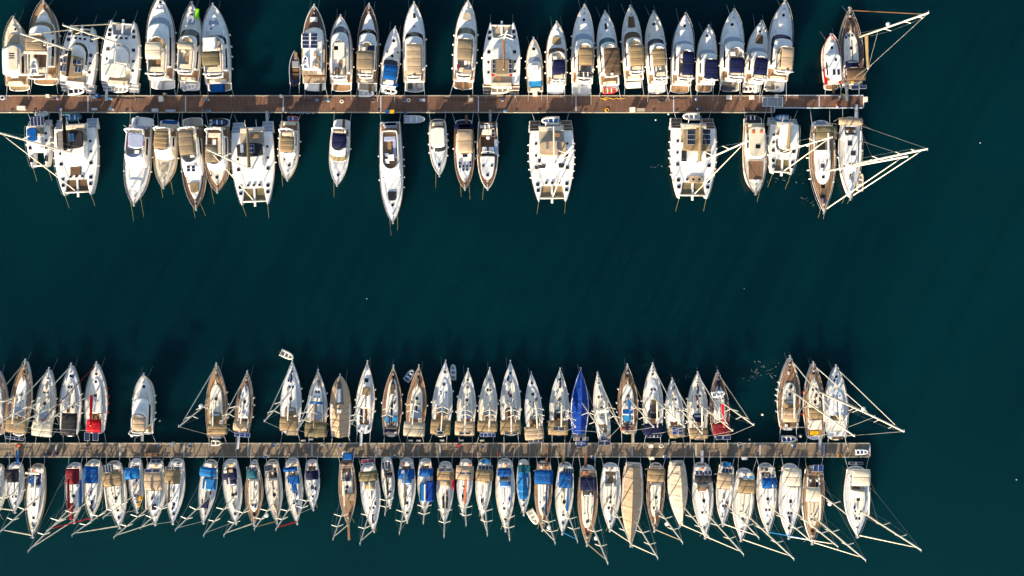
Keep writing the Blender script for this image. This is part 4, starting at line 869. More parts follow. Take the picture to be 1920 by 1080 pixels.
catamaran(Y3, (530, 955), (510, 190), (306, 722), 'catamaran with black half round bimini and olive sail cover', mast=(472, 318, 388, 280), tramp=('olive', None), front=800, roofy=640, top=(380, 510, 'charcoal', .3, 1.9), solar=((395, 395, 425, 470, 1, 'lav'), (470, 395, 525, 470, 2, 'navy')), boom='olive', bl=.46, fend=(1, 2), gang='steel', step='shade', group=UP, r=.17, windows='white')
motor(Y3, (830, 720), (860, 190), (754, 952), 'small cruiser with tan bimini right of the olive boom catamaran', plat=None, ws=(510, 478, 'lgrey'), fly=(250, 490), bim=(325, 470, 'tan', 3, 758, 890), hats=((845, 587, .45, .45), (800, 533, .25, .25), (895, 537, .25, .25)), gun='beige', fend=(2, 3), lines=(1, 3.5), group=UP, prof='full')
tender(550, 222, 2.2, 90, 'pink edged dinghy behind the small cruiser with tan bimini', 'pink', 'sky', .4)
motor(Y4, (175, 650), (215, 140), (118, 288), 'small white cruiser with navy bimini and olive windscreen', plat=('white', .14), ws=(478, 425, 'olive'), fly=(205, 395), bim=(250, 360, 'navy', 2, 133, 248), hats=((183, 573, .5),), gun='ivory', fend=(1, 0), lines=(1, 4), group=UP, gang='wood')
motor(Y4, (610, 940), (590, 165), (500, 698), 'long flush decked yacht with open flybridge and charcoal foredeck pad', plat=None, ws=(610, 545, 'white'), fly=(225, 535), pads=((700, 775, 'charcoal', .4),), hats=((607, 808, .5),), gun='brown', dk='white', trunk=.84, fend=(5, 2), lines=(2, 4), group=UP, floor='teak', arch=False, seatc='lav', boxes=(('stern_cover', 'shade', 540, 165, 640, 205, 1.4, 1.9, 'canvas', .2), ('hot_tub', 'white', 570, 415, 620, 460, 3.7, 4.1)), prof='yacht')
tender(777, 223.5, 4.0, 90, 'white rowing boat tied along the near edge of the upper pier', 'lgrey', 'white', 0, 1.5, motor=False, hard=True, kind='rowing boat')
motor(Y5, (205, 650), (190, 155), (118, 282), 'slender white boat with dark curved windscreen and plain roof', plat=('brown', .06), ws=(455, 400, 'black'), fly=None, bim=(228, 400, 'ivory', 2, 140, 250), hard=True, hats=((203, 557, .45, .45),), gun='ivory', fend=(4, 3), lines=(1, 4.5), group=UP, arch=False, bz=3.3, cab=1.1)
motor(Y5, (430, 770), (420, 160), (334, 518), 'wooden motor boat with tan roof and four blue solar panels', hl='wood', dk='wood', plat=('navy', .07), ws=(475, 445, 'white'), bim=(250, 460, 'beige', 2, 362, 500), gun='wood', panels=((372, 530, 398, 588, 2.15, 'navy', 2), (405, 558, 430, 615, 2.15, 'navy', 2), (437, 558, 462, 615, 2.15, 'navy', 2), (467, 525, 492, 582, 2.15, 'navy', 2)), boxes=(('stern_cover', 'navy', 335, 200, 510, 240, 1.35, 1.9, 'canvas', .15), ('funnel', 'navy', 410, 455, 455, 490, 2.3, 2.8), ('life_ring', 'red', 395, 450, 410, 470, 2.3, 2.5)), trunk=.76, fend=(2, 1), lines=(2, 3.5), group=UP, gang='wood', bz=3.4, prof='full', aftc='navy', arch=False)
def open_boat():
    b = Boat(Y5, (630, 770), (630, 185), (538, 722), 'full', 1.6, .8, 1.2, 1.8)
    b.make_root('motor_yacht', 'teak decked boat with open brown cockpit and stern radar pole', 'motor boat', UP); L = b.L
    hull(b, mat('white', 'hull'), .9); deck(b, mat('wood', 'teak'), hole=(.22 * L, .50 * L, b.B * .33)); gunwale(b, mat('ivory'), .09); guard_rail(b, .45 * L, L - .1); anchor_gear(b); cleats(b, (.05, .5, .9))
    y1, y0 = b.v(480, 2), b.v(690, 2)
    cb = block('cabin', mat('white'), b, y1, y0, .72, lambda v: b.zs(v) + .03, lambda v: b.zs(v) + .75, .12, 1.6, soft=.12)
    for x, y, s in ((592, 567, .4), (668, 567, .4), (630, 650, .5)):
        q = b.loc(x, y, 2.4); hatch(cb, q[0], q[1], b.zs(q[1]) + .76, s, s)
    MB().box(-b.B * .33, b.B * .33, .22 * L, .50 * L, .55, .6).put('cockpit_sole', mat('wood', 'teak'), b.root)
    zbox(b, 'helm_seat', 'white', 583, 402, 628, 460, .6, 1.5, 'canvas'); zbox(b, 'helm_seat', 'white', 640, 402, 690, 460, .6, 1.5, 'canvas'); zbox(b, 'engine_box', 'ivory', 580, 235, 690, 292, 1.0, 1.5)
    zpanel(b, 665, 245, 692, 312, 1.9, 'black', 2); zbox(b, 'side_box', 'lav', 690, 335, 720, 470, 1.4, 1.55)
    MB().tube([(-b.B * .3, .48 * L, 1.3), (-b.B * .3, .46 * L, 2.7), (0, .45 * L, 2.95), (b.B * .3, .46 * L, 2.7), (b.B * .3, .48 * L, 1.3)], .05, 6).put('roll_bar', mat('ivory'), b.root, True)
    x, v = b.loc(635, 320, 5)
    pl = MB().tube([(0, .4, 1.2), (0, .5, 4.0), (x, v, 5.0)], .06, 6).put('radar_pole', mat('ivory'), b.root)
    for s in (-1, 1): MB().tube([(s * .9, .3, 1.2), (0, .5, 3.9)], .035, 5).put('brace', mat('ivory'), pl)
    radar_dome(pl, x, v, 5.05, .35); gangway(b, 'grey', x=-.5)
    for s in (-1, 1):
        for k in (.3, .5): fender(b, s, L * k)
    bow_lines(b, 1, 4); stern_lines(b)
open_boat()
tender(914, 237, 2.8, 88, 'dark dinghy across the stern of the open brown cockpit boat', 'charcoal', 'ivory', 1.3, 1.1, motor=False)
catamaran(Y5, (1200, 885), (1185, 170), (980, 1386), 'catamaran with tan half round bimini in the middle of the upper pier', mast=(1036.5, 313.5, 1075, 273), tramp=('tan', None), front=745, roofy=600, top=(345, 480, 'beige', .3, 1.9), solar=((1140, 360, 1165, 425, 1, 'greytan'), (1235, 355, 1260, 420, 1, 'greytan')), boom='ivory', bl=.47, fend=(6, 5), step='brown', group=UP, boxes=(('roof_window', 'charcoal', 1078, 555, 1142, 590, 2.74, 2.8, 'glass', 0), ('roof_window', 'charcoal', 1075, 505, 1098, 542, 2.74, 2.8, 'glass', 0), ('roof_window', 'charcoal', 1255, 548, 1312, 585, 2.74, 2.8, 'glass', 0)), r=.18, windows='white')
tender(1032, 226, 3.4, -90, 'blue and white tender on davits behind the tan bimini catamaran', 'ivory', 'sky', 1.4)
catamaran(Y6, (370, 860), (365, 150), (165, 578), 'catamaran with two rows of black solar panels on a tan bimini', mast=(1306, 307, 1403, 264), tramp=('olive', None), front=715, roofy=580, top=(240, 440, 'tan', .3, 1.6), solar=((322, 250, 392, 382, 3, 'black'), (455, 245, 528, 380, 3, 'black')), boom='tan', bl=.46, fend=(6, 5), step='brown', group=UP, boxes=(('roof_window', 'charcoal', 270, 430, 315, 530, 2.74, 2.8, 'glass', 0), ('roof_window', 'charcoal', 488, 440, 525, 490, 2.74, 2.8, 'glass', 0), ('foredeck_pad', 'beige', 340, 655, 462, 720, 1.75, 1.95, 'canvas')), r=.18, lines=(2, 3), windows='white')
tender(1296, 218, 3.2, -90, 'lavender floored tender on davits behind the black solar catamaran', 'ivory', 'lav', 1.4)
motor(Y6, (920, 810), (900, 135), (812, 1012), 'dark railed motor boat with brown foredeck well and cream roof', hl='white', plat=('charcoal', .09), ws=(505, 480, 'white'), bim=(222, 490, 'cream', 1, 866, 1008), hard=True, bz=3.5, gun='teak', dk='white', trunk=None, arch=False, boxes=(('foredeck_well', 'wood', 865, 525, 985, 690, 1.7, 1.92, 'teak', .05), ('bow_seat', 'white', 905, 690, 960, 715, 1.9, 2.15, 'canvas'), ('roof_hatch', 'black', 925, 382, 965, 415, 3.55, 3.62, 'glass', 0), ('life_ring', 'orange', 893, 258, 917, 283, 3.55, 3.66), ('life_ring', 'orange', 963, 255, 987, 280, 3.55, 3.66)), fend=(2, 0), lines=(1, 4), group=UP, prof='full')
tender(1412, 221, 2.6, 90, 'dark blue dinghy behind the boat with brown foredeck well', 'charcoal', 'navy', .6)
catamaran(Y6, (1155, 645), (1165, 150), (1024, 1306), 'small catamaran with plain white hardtop between motor boat and navy sloop', mast=(1469, 284, 1566, 253), tramp=('olive', None), front=510, roofy=430, top=(190, 420, 'white', .4, .9), hardtop=True, boom='tan', bl=.45, fend=(1, 3), step='grey', group=UP, r=.15)
tender(1466, 221, 2.6, -90, 'pale blue dinghy behind the small white hardtop catamaran', 'sky', 'white', .8, motor=False)
SU = 'sailing yachts at the upper pier'
sail(Y7, (290, 935), (265, 160), (160, 388), 'navy hulled yacht with teak foredeck and olive bimini', hl='navy', dk='teak', gun='ivory', bim=(210, 325, 'olive', 2), mast=(1543, 322, 1702, 293), boom='white', gen='ivory', roof=(.34, .70), hood='lgrey', fend=(4, 4), r=.2, spr=3, lines=(2, 3), group=SU, bl=.4, hats=((.83, 0, .6), (.72, 0, .7), (.62, 0, .5), (.5, .1, .7)))
sail(Y7, (515, 820), (515, 130), (410, 612), 'white sloop with beige awning on the stern at the pier end', bim=(140, 200, 'beige', 1), bimx=(418, 622), mast=(1601, 308, 1739, 279), boom='white', gen='ivory', roof=(.22, .84), fend=(4, 1), r=.2, spr=3, lines=(2, 3), group=SU, bl=.38, gang='shade', hats=((.72, 0, .5), (.45, -.35, .9), (.33, .35, .8), (.58, .3, .3), (.58, -.3, .3)), dk='white', gun='tan')
tender(1614, 341, 3.4, 5, 'beige inflatable tender beside the bow of the awning sloop', 'beige', 'grey', 0, 1.3)
# ------------------------------------------------------------------ the lower pier, far side (bows towards the top)
X1 = (0, 660, 6.0); X2 = (220, 660, 5.686); X3 = (480, 640, 5.142); X4 = (700, 660, 5.685); X5 = (910, 660, 5.684); X6 = (1140, 660, 5.683); X7 = (1380, 640, 5.144)
LF = 'sailing yachts on the far side of the lower pier'
sail(X1, (-30, 200), (-30, 935), (-145, 98), 'blue hulled yacht cut off by the left edge above the lower pier', hl='lgrey', dk='teak', bim=(800, 910, 'greige', 2), mast=(-12, 742, -75, 790), group=LF, fend=(0, 1), gen='ivory')
sail(X1, (285, 95), (200, 945), (128, 398), 'teak bowed yacht with tan bimini and four stern solar panels', dk='teak', bim=(750, 915, 'tan', 2), bimx=(75, 312), mast=(40, 738, -32, 772), solar=((68, 945, 262, 1000, 4, 2.6),), group=LF, gen='greige', fend=(1, 1), hood='shade')
sail(X1, (550, 190), (480, 955), (415, 668), 'white yacht with the big cream bimini near the left edge', bim=(780, 950, 'cream', 3), bimx=(365, 600), mast=(87, 747, 0, 790), group=LF, hood='shade', fend=(0, 2), gen='ivory', lines=(1, 4))
sail(X1, (800, 140), (790, 950), (690, 938), 'white yacht with navy black bimini left of the red one', bim=(690, 940, 'charcoal', 2), bimx=(690, 868), mast=(127, 750, 28, 797), group=LF, fend=(0, 2), gen='ivory')
sail(X1, (1085, 125), (1080, 925), (964, 1228), 'white yacht with red bimini, red boom cover and red fenders', bim=(760, 905, 'red', 2), bimx=(975, 1140), mast=(182, 733, 63, 803), boom='red', gen='maroon', solar=((950, 905, 1008, 998, 1, 2.6), (1045, 905, 1105, 998, 1, 2.6)), group=LF, fend=(0, 4), fcol='red', bl=.42, hood=None)
motor(X2, (285, 240), (290, 880), (168, 408), 'lone white motor boat with beige bimini above the lower pier', plat=('white', .05), ws=(560, 500, 'shade'), fly=(650, 870), bim=(700, 850, 'beige', 2, 160, 302), hats=((280, 370, .5, .5),), gun='greige', fend=(3, 4), gang='ivory', group='motor boats at the lower pier', lines=(2, 2.5), floor='cream')
sail(X2, (1055, 130), (1060, 930), (958, 1192), 'wide teak deck yacht with olive tan bimini and dinghy behind', dk='teak', bim=(770, 880, 'tan', 2), bimx=(955, 1170), mast=(406, 743, 335, 800), gen='ivory', group=LF, radar=True, fend=(0, 3), roof=(.28, .74), hood='olive', lines=(1, 4))
tender(405, 831, 1.9, 90, 'small white dinghy over the pier edge behind the teak yacht', 'ivory', 'tan', .95, 1.1, motor=False)
sail(X2, (1385, 215), (1330, 905), (1258, 1472), 'short teak yacht with peach bimini and three blue solar panels', dk='wood', bim=(740, 845, 'beige', 1), mast=(461, 744, 412, 793), gen='ivory', solar=((1252, 850, 1412, 912, 3, 2.7, 'royal'),), group=LF, fend=(0, 3), lines=(1, 4), gang='lgrey')
tender(538, 666, 2.7, 115, 'white dinghy tied off the bow of a white yacht', 'ivory', 'greige', 0, 1.4)
sail(X3, (350, 195), (330, 905), (236, 452), 'white yacht with a dinghy at its bow and tan bimini', bim=(730, 865, 'tan', 2), bimx=(230, 410), mast=(546, 733, 495.6, 790), gen='ivory', group=LF, fend=(0, 3), hood='greytan', lines=(1, 3), boxes=(('outboard_motor', 'beige', 290, 870, 405, 908, 1.3, 1.6),))
sail(X3, (600, 285), (580, 930), (475, 688), 'beige decked yacht with blue cloths at the mast foot', bim=(780, 925, 'olive', 2), bimx=(472, 685), dk='beige', mast=(594, 751, 558, 806), boom='tan', group=LF, fend=(0, 3), hood='shade', boxes=(('blue_cloth', 'sky', 518, 580, 640, 610, 1.9, 2.15, 'canvas', .1),), lines=(1, 3), gen='ivory')
def tan_covered():
    b = Boat(X3, (810, 330), (815, 915), (714, 912), 'full', 1.7, 1.0, 1.1, 1.6)
    b.make_root('covered_boat', 'motor boat wrapped in a tan cover above the lower pier', 'motor boat', 'motor boats at the lower pier')
    hull(b, mat('lgrey', 'hull')); deck(b, mat('white'))
    tent(b, mat('beige', 'canvas'), 0, b.L * .55, 1.3, low=.9, wf=1.05); 
    for s in (-1, 1):
        vs = []
        for k in range(9):
            v = b.L * (.53 + .45 * k / 8); h = b.hw(v) * 1.05; i_ = .38 * b.hw(b.L * .6) * (1 - (k / 8) ** 2) + .04
            vs += [(s * h, v, b.zs(v) - .2), (s * h * .97, v, b.zs(v) + .1), (s * min(i_, h * .9), v, b.zs(v) + .75 - .05 * k)]
        MB().add(vs, [(3 * k + j, 3 * k + j + 1, 3 * k + j + 4, 3 * k + j + 3) for k in range(8) for j in range(2)]).put('bow_cover', mat('beige', 'canvas'), b.root)
    zbox(b, 'covered_launch', 'shade', 778, 455, 825, 590, 1.7, 2.3, 'canvas', .2); zbox(b, 'winch_box', 'charcoal', 782, 400, 815, 445, 1.7, 2.2)
    zbox(b, 'deck_vent', 'white', 780, 660, 822, 690, 2.3, 2.65); anchor_gear(b); bow_lines(b, 1, 3); stern_lines(b)
tan_covered()
sail(X3, (1075, 200), (1040, 890), (960, 1162), 'white yacht with teak cockpit and no bimini, cluttered deck', gun='teak', mast=(686, 741, 660, 795), group=LF, fend=(1, 3), gang='lgrey', lines=(1, 3), gen='ivory', roof=(.36, .80), hats=((.75, 0, .8), (.62, 0, .4), (.55, .3, .4)), spr=3, boxes=(('deck_box', 'tan', 1028, 445, 1098, 520, 1.9, 2.1, 'canvas', .1),))
sail(X4, (215, 155), (190, 905), (80, 308), 'narrow teak yacht with blue cockpit cloths and navy deck gear', dk='wood', mast=(735.5, 748, 722, 792), boom='navy', group=LF, fend=(1, 2), roof=(.30, .84), boxes=(('blue_cloth', 'cyan', 118, 690, 170, 745, 1.5, 1.9, 'canvas', .1), ('blue_cloth', 'cyan', 195, 690, 255, 745, 1.5, 1.9, 'canvas', .1), ('stern_cushion', 'navy', 120, 830, 240, 855, 1.2, 1.5, 'canvas'), ('deck_sail', 'brown', 185, 340, 225, 450, 1.8, 2.1, 'canvas', .1)), gen=None, lines=(1, 3))
tender(768, 704, 2.6, 35, 'grey dinghy beside the bow of a brown decked yacht', 'grey', 'sky', 0, 1.4)
sail(X4, (485, 150), (440, 905), (336, 576), 'yacht with the widest brown deck and grey bimini', dk='teak', bim=(750, 900, 'greige', 2), bimx=(325, 555), mast=(777, 742, 772, 782), group=LF, fend=(1, 1), roof=(.30, .73), hood='shade', gen=None, lines=(1, 3))
sail(X4, (770, 100), (710, 905), (608, 852), 'large white yacht with a grey dinghy at its starboard bow', bim=(725, 880, 'tan', 2), bimx=(615, 830), mast=(831, 752, 829, 780), solar=((680, 808, 742, 882, 2, 3.6, 'black'),), group=LF, fend=(1, 2), hood='greytan', gen=None, lines=(1, 3), roof=(.32, .78))
tender(849.5, 698, 3.0, 0, 'pale grey dinghy against the bow of the large white yacht', 'lgrey', 'grey', 0, 1.2)
sail(X4, (1010, 190), (980, 895), (874, 1092), 'white yacht with cream bimini and two small stern vents', bim=(740, 890, 'beige', 2), bimx=(872, 1085), mast=(873, 758, 874, 785), solar=((915, 855, 965, 882, 1, 3.4, 'charcoal'), (980, 855, 1032, 882, 1, 3.4, 'charcoal')), group=LF, fend=(2, 1), hood='shade', gen=None, lines=(1, 3))
sail(X4, (1240, 180), (1210, 900), (1114, 1328), 'white yacht with pale tan bimini and bright blue stern solar pair', bim=(735, 850, 'tan', 2), bimx=(1112, 1325), mast=(918, 757, 921, 786), solar=((1140, 865, 1212, 905, 2, 2.8, 'royal'), (1222, 865, 1298, 905, 2, 2.8, 'royal')), group=LF, fend=(2, 1), hood='greytan', gen=None, lines=(1, 3))
sail(X5, (267, 105), (270, 895), (160, 382), 'tallest bowed white yacht of the middle with amber bimini', bim=(725, 880, 'tan', 2), bimx=(160, 380), mast=(957, 754, 967, 790), solar=((205, 855, 265, 880, 1, 3.4, 'charcoal'), (285, 855, 345, 880, 1, 3.4, 'charcoal')), group=LF, fend=(1, 2), hood='brown', gen=None, lines=(1, 3))
sail(X5, (490, 225), (535, 962), (412, 622), 'white yacht with three panel cream bimini reaching the pier', bim=(795, 935, 'beige', 3), bimx=(415, 620), mast=(1003, 750, 1013, 789), solar=((455, 930, 620, 958, 3, 2.6, 'charcoal'),), group=LF, fend=(0, 3), hood='brown', gen=None, lines=(1, 2.5))
sail(X5, (797, 185), (780, 892), (674, 888), 'white yacht left of the blue covered hull, solar on bimini', bim=(730, 885, 'tan', 2), bimx=(672, 885), mast=(1050, 750, 1079, 801), solar=((722, 795, 842, 840, 2, 3.65, 'charcoal'),), group=LF, fend=(0, 3), hood='charcoal', gen='greige', lines=(1, 2.5))
def blue_covered():
    b = Boat(X5, (1018, 185), (1000, 872), (908, 1108), 'sail', 1.5, 1.1, 1.05, 1.4)
    b.make_root('covered_sailing_yacht', 'sailing yacht wrapped bow to stern in royal blue tarpaulin', 'sailing yacht', LF)
    hull(b, mat('white', 'hull')); deck(b, mat('white')); tent(b, mat('royal', 'canvas'), .1, b.L - .15, 1.35, rx=.1); anchor_gear(b)
    rig(b, (1089.5, 753, 1130, 811), zb=1.6, boom='white', bl=0, gen=None); bow_lines(b, 1, 2.5); stern_lines(b)
    MB().box(-1.4, 1.4, -.9, -.1, .6, .7, .02).put('stern_platform', mat('grey', 'metal'), b.root)
    zpanel(b, 940, 905, 1005, 945, 1.6, 'greytan', 2); zpanel(b, 1035, 905, 1100, 945, 1.6, 'greytan', 2)
blue_covered()
tender(1091, 832, 2.3, 90, 'blue and white dinghy over the pier edge behind the blue wrapped yacht', 'royal', 'ivory', .9, 1.2, motor=False)
sail(X5, (1195, 230), (1270, 955), (1130, 1332), 'white yacht just right of the blue covered one', mast=(1129, 744, 1163, 799), group=LF, fend=(1, 2), gang=None, solar=((1225, 905, 1310, 940, 1, 2.6), (1205, 955, 1270, 990, 1, 2.2), (1272, 955, 1335, 990, 1, 2.2)), bim=(600, 650, 'ivory', 1), hood='ivory', gen='ivory', lines=(1, 2.5), cock='tan')
sail(X6, (205, 140), (215, 875), (104, 326), 'weathered wooden decked yacht with teal blue cockpit cushions', dk='wood', hl='cream', mast=(1177, 744, 1226, 801), boom='blue', group=LF, roof=(.28, .74), boxes=(('blue_awning', 'blue', 158, 612, 272, 658, 2.0, 2.2, 'canvas', .08), ('cockpit_cushion', 'cyan', 165, 672, 240, 735, 1.2, 1.45, 'canvas'), ('ladder', 'navy', 190, 770, 222, 850, 1.3, 1.4)), fend=(3, 1), gang='greige', gen='olive', lines=(1, 2.5), prof='sail')
sail(X6, (475, 130), (480, 912), (354, 578), 'white yacht with navy bimini above the lower pier, right half', bim=(762, 885, 'navy', 2), bimx=(382, 580), mast=(1226, 746, 1284, 801), solar=((412, 882, 485, 912, 2, 2.7), (492, 882, 565, 912, 2, 2.7)), group=LF, fend=(1, 0), hood='charcoal', gen='ivory', lines=(1, 2.5), boxes=(('deck_mat', 'brown', 462, 510, 512, 665, 2.0, 2.12, 'canvas', .02),))
sail(X6, (685, 290), (725, 920), (604, 822), 'small white yacht with blue paned tan bimini', bim=(785, 915, 'tan', 2), bimx=(648, 818), mast=(1254, 743, 1317, 813), solar=((680, 805, 735, 880, 2, 3.6, 'blue'), (745, 805, 800, 880, 2, 3.6, 'blue')), group=LF, fend=(2, 1), gen='ivory', lines=(1, 2.5))
sail(X6, (955, 225), (950, 932), (846, 1070), 'white yacht with sand bimini left of the red covered sloop', bim=(810, 925, 'tan', 2), bimx=(868, 1068), mast=(1309, 755, 1374, 808), solar=((935, 900, 1018, 935, 1, 2.8),), group=LF, fend=(3, 1), fcol='white', hood='navy', gen='ivory', lines=(1, 2.5))
sail(X6, (1170, 210), (1200, 925), (1080, 1302), 'sloop with dark red bimini and a white dinghy across its foredeck', dk='darkteak', bim=(750, 880, 'maroon', 2), bimx=(1112, 1305), mast=(1347, 750, 1413.6, 797), boom='red', solar=((1148, 895, 1222, 932, 1, 2.6), (1228, 895, 1308, 932, 1, 2.6)), group=LF, fend=(1, 2), gen='greige', lines=(1, 2.5), cover=None)
tender(1347.6, 739, 2.5, 80, 'white dinghy lashed across the foredeck of the dark red sloop', 'white', 'lgrey', 1.75, 1.1, motor=False)
sail(X7, (520, 150), (500, 862), (394, 616), 'teak yacht with white fenders and an inflatable at its stern', dk='wood', gun='ivory', bim=(660, 780, 'beige', 2), bimx=(455, 605), mast=(1479, 729, 1603.6, 822), group=LF, fend=(5, 0), hood='tan', gen='ivory', lines=(2, 2.5), r=.17, spr=2, roof=(.34, .66))
tender(1480, 824, 2.9, 88, 'white inflatable with blue floor behind the leftmost of three end yachts', 'ivory', 'royal', .1, 1.5, motor=False)
sail(X7, (745, 210), (760, 950), (644, 862), 'teak yacht in the middle of the three at the lower pier end', dk='teak', mast=(1532.6, 733, 1640, 782), boom='white', bim=(640, 750, 'tan', 2), bimx=(700, 840), group=LF, fend=(2, 2), fcol='red', hood='tan', gen='ivory', lines=(2, 2.5), r=.17, gang='shade', boxes=(('aft_awning', 'ivory', 710, 760, 835, 850, 2.2, 2.3, 'canvas', .1), ('stern_bench', 'yellow', 718, 865, 800, 905, 1.3, 1.6, 'canvas')))
sail(X7, (965, 240), (965, 952), (876, 1108), 'white sloop outermost of the three at the lower pier end', mast=(1566.6, 746, 1695, 809), group=LF, fend=(1, 2), fcol='red', gen='ivory', lines=(1, 2.5), r=.19, radar=True, spr=3, bim=None, hood=None, roof=(.34, .70), cock='tan', boxes=(('stern_awning', 'ivory', 915, 765, 1060, 860, 2.0, 2.1, 'canvas', .15), ('transom_step', 'brown', 935, 915, 1035, 945, .8, .95, 'teak')))
# ------------------------------------------------------------------ the lower pier, near side (bows towards the bottom)
V1 = (0, 830, 5.142); V2 = (200, 830, 5.142); V3 = (360, 830, 5.142); V4 = (610, 830, 5.144); V5 = (800, 830, 5.142); V6 = (980, 830, 4.321); V7 = (1200, 830, 4.321); V8 = (1440, 830, 4.319)
LN = 'sailing yachts on the near side of the lower pier'
sail(V1, (-40, 720), (-40, 205), (-130, 54), 'white yacht cut off by the left edge below the lower pier', mast=(-10, 935, -75, 985), group=LN, fend=(0, 0), gen='ivory', slines=False)
sail(V1, (145, 665), (150, 190), (60, 222), 'small white yacht with black bimini at the lower left', bim=(255, 380, 'charcoal', 2), bimx=(38, 180), mast=(26, 925, -25, 952), gen='ivory', group=LN, fend=(2, 1), gang='sky', lines=(1, 2))
sail(V1, (315, 905), (365, 205), (242, 436), 'cream sided yacht with blue cockpit floor, no bimini', hl='cream', gun='tan', mast=(72, 932, 0, 997), gen='ivory', group=LN, fend=(0, 3), cock='blue', lines=(1, 2), boxes=(('cockpit_cushion', 'blue', 275, 325, 345, 395, 1.2, 1.4, 'canvas'), ('stern_beam', 'ivory', 240, 285, 380, 310, 2.2, 2.35)))
sail(V1, (715, 765), (720, 195), (634, 806), 'small yacht draped in maroon bimini and long maroon sail cover', bim=(250, 400, 'maroon', 2), bimx=(632, 765), mast=(139, 945, 53, 1033), boom='maroon', bl=.5, boomdir=None, group=LN, fend=(0, 1), gen='ivory', lines=(1, 2), boxes=(('deck_sail_bag', 'maroon', 660, 590, 700, 740, 2.4, 2.8, 'canvas', .15),)) if False else sail(V1, (715, 765), (720, 195), (634, 806), 'small yacht draped in maroon bimini and long maroon sail cover', bim=(250, 400, 'maroon', 2), bimx=(632, 765), mast=(139, 945, 53, 1033), boom='maroon', bl=.52, group=LN, fend=(0, 1), gen='ivory', lines=(1, 2), boxes=(('deck_sail_bag', 'maroon', 655, 590, 700, 745, 1.9, 2.4, 'canvas', .15),))
sail(V1, (885, 740), (905, 165), (814, 998), 'white yacht with blue bimini, blue sail cover and red furled sail', bim=(230, 390, 'blue', 3), bimx=(806, 948), mast=(162, 943, 87.5, 995), boom='blue', gen='red', group=LN, fend=(0, 0), bl=.46, lines=(1, 2))
sail(V1, (1155, 815), (1090, 180), (998, 1226), 'white yacht with sandy bimini and black solar row, lower left', bim=(285, 415, 'tan', 2), bimx=(982, 1170), mast=(212, 948, 135, 1003), solar=((985, 220, 1100, 280, 4, 3.2, 'charcoal'),), gen='ivory', group=LN, fend=(0, 1), lines=(1, 2))
sail(V2, (295, 665), (280, 155), (204, 356), 'small yacht with sky blue bimini and yellow floats on deck', bim=(240, 350, 'sky', 1), bimx=(168, 312), mast=(245.7, 933, 193.5, 970), gen=None, group=LN, fend=(0, 0), boxes=(('yellow_float', 'yellow', 300, 520, 340, 560, 1.6, 1.95, 'canvas', .2), ('yellow_float', 'yellow', 285, 585, 320, 618, 1.6, 1.95, 'canvas', .2)), lines=(1, 2))
sail(V2, (470, 785), (470, 170), (364, 566), 'white yacht with long pale bimini and solar panels over the stern', bim=(285, 460, 'beige', 2), bimx=(360, 535), mast=(283.6, 948, 213.6, 1007), solar=((365, 255, 510, 288, 2, 3.3), (425, 160, 525, 195, 2, 2.4, 'charcoal')), gen='ivory', group=LN, fend=(0, 0), lines=(1, 2), boxes=(('dark_dinghy_cover', 'navy', 430, 600, 472, 655, 1.7, 2.1, 'canvas', .2),))
sail(V2, (640, 775), (680, 155), (572, 766), 'white yacht with tan bimini and white stern arch, fourth gap', bim=(260, 395, 'tan', 2), bimx=(560, 715), mast=(324.5, 935, 264, 989), solar=((565, 232, 625, 258, 1, 3.3, 'charcoal'), (645, 232, 712, 258, 1, 3.3, 'charcoal')), boom='olive', gen=None, group=LN, fend=(0, 3), lines=(1, 2))
sail(V2, (935, 770), (1010, 168), (890, 1088), 'white yacht with vivid blue bimini and matching boat tent', bim=(240, 330, 'sky', 2), bimx=(900, 1062), mast=(389.6, 935, 329, 993), boom='white', gen=None, group=LN, fend=(0, 3), boxes=(('blue_boat_tent', 'sky', 928, 345, 1045, 465, 2.3, 2.7, 'canvas', .25), ('deck_cushion', 'navy', 915, 545, 975, 640, 1.75, 2.05, 'canvas', .12)), lines=(1, 2))
sail(V3, (425, 775), (370, 160), (282, 488), 'white yacht with scruffy navy bimini and sprayhood', bim=(255, 350, 'navy', 2), bimx=(282, 428), mast=(440, 929, 382, 1003), gen=None, group=LN, fend=(0, 2), hood='navy', lines=(1, 2), boxes=(('loose_cloth', 'ivory', 300, 270, 340, 292, 3.3, 3.42, 'canvas'), ('loose_cloth', 'beige', 350, 260, 395, 285, 3.3, 3.42, 'canvas')))
sail(V3, (600, 790), (600, 168), (512, 688), 'narrow canoe sterned teak yacht with dark bimini', dk='teak', prof='canoe', bim=(240, 345, 'teal', 1), bimx=(525, 628), mast=(475, 939, 420, 1003), gen='ivory', group=LN, fend=(0, 0), lines=(1, 2), solar=((525, 235, 625, 265, 2, 3.3, 'charcoal'),))
sail(V3, (820, 770), (770, 165), (696, 882), 'beige covered deck yacht with black panel on the stern', dk='beige', roofc='cream', mast=(515.6, 939, 477, 991), gen='tan', group=LN, fend=(2, 1), solar=((695, 220, 785, 270, 1, 2.6, 'charcoal'),), radar=True, lines=(1, 2))
sail(V3, (1015, 775), (965, 150), (890, 1082), 'white yacht with crumpled blue sail cloths and red furled sail', mast=(551.6, 939, 517.5, 992), gen='red', group=LN, fend=(0, 1), bim=(235, 275, 'blue', 1), boxes=(('blue_cloth', 'blue', 915, 330, 1035, 400, 2.2, 2.6, 'canvas', .2), ('blue_cloth', 'blue', 960, 405, 1010, 470, 2.0, 2.4, 'canvas', .15)), lines=(1, 2))
sail(V3, (1170, 640), (1155, 165), (1090, 1242), 'smallest yacht of its row with navy bimini before the gap', bim=(270, 355, 'navy', 2), bimx=(1092, 1218), mast=(585, 925, 558, 966), gen=None, group=LN, fend=(0, 2), lines=(1, 2))
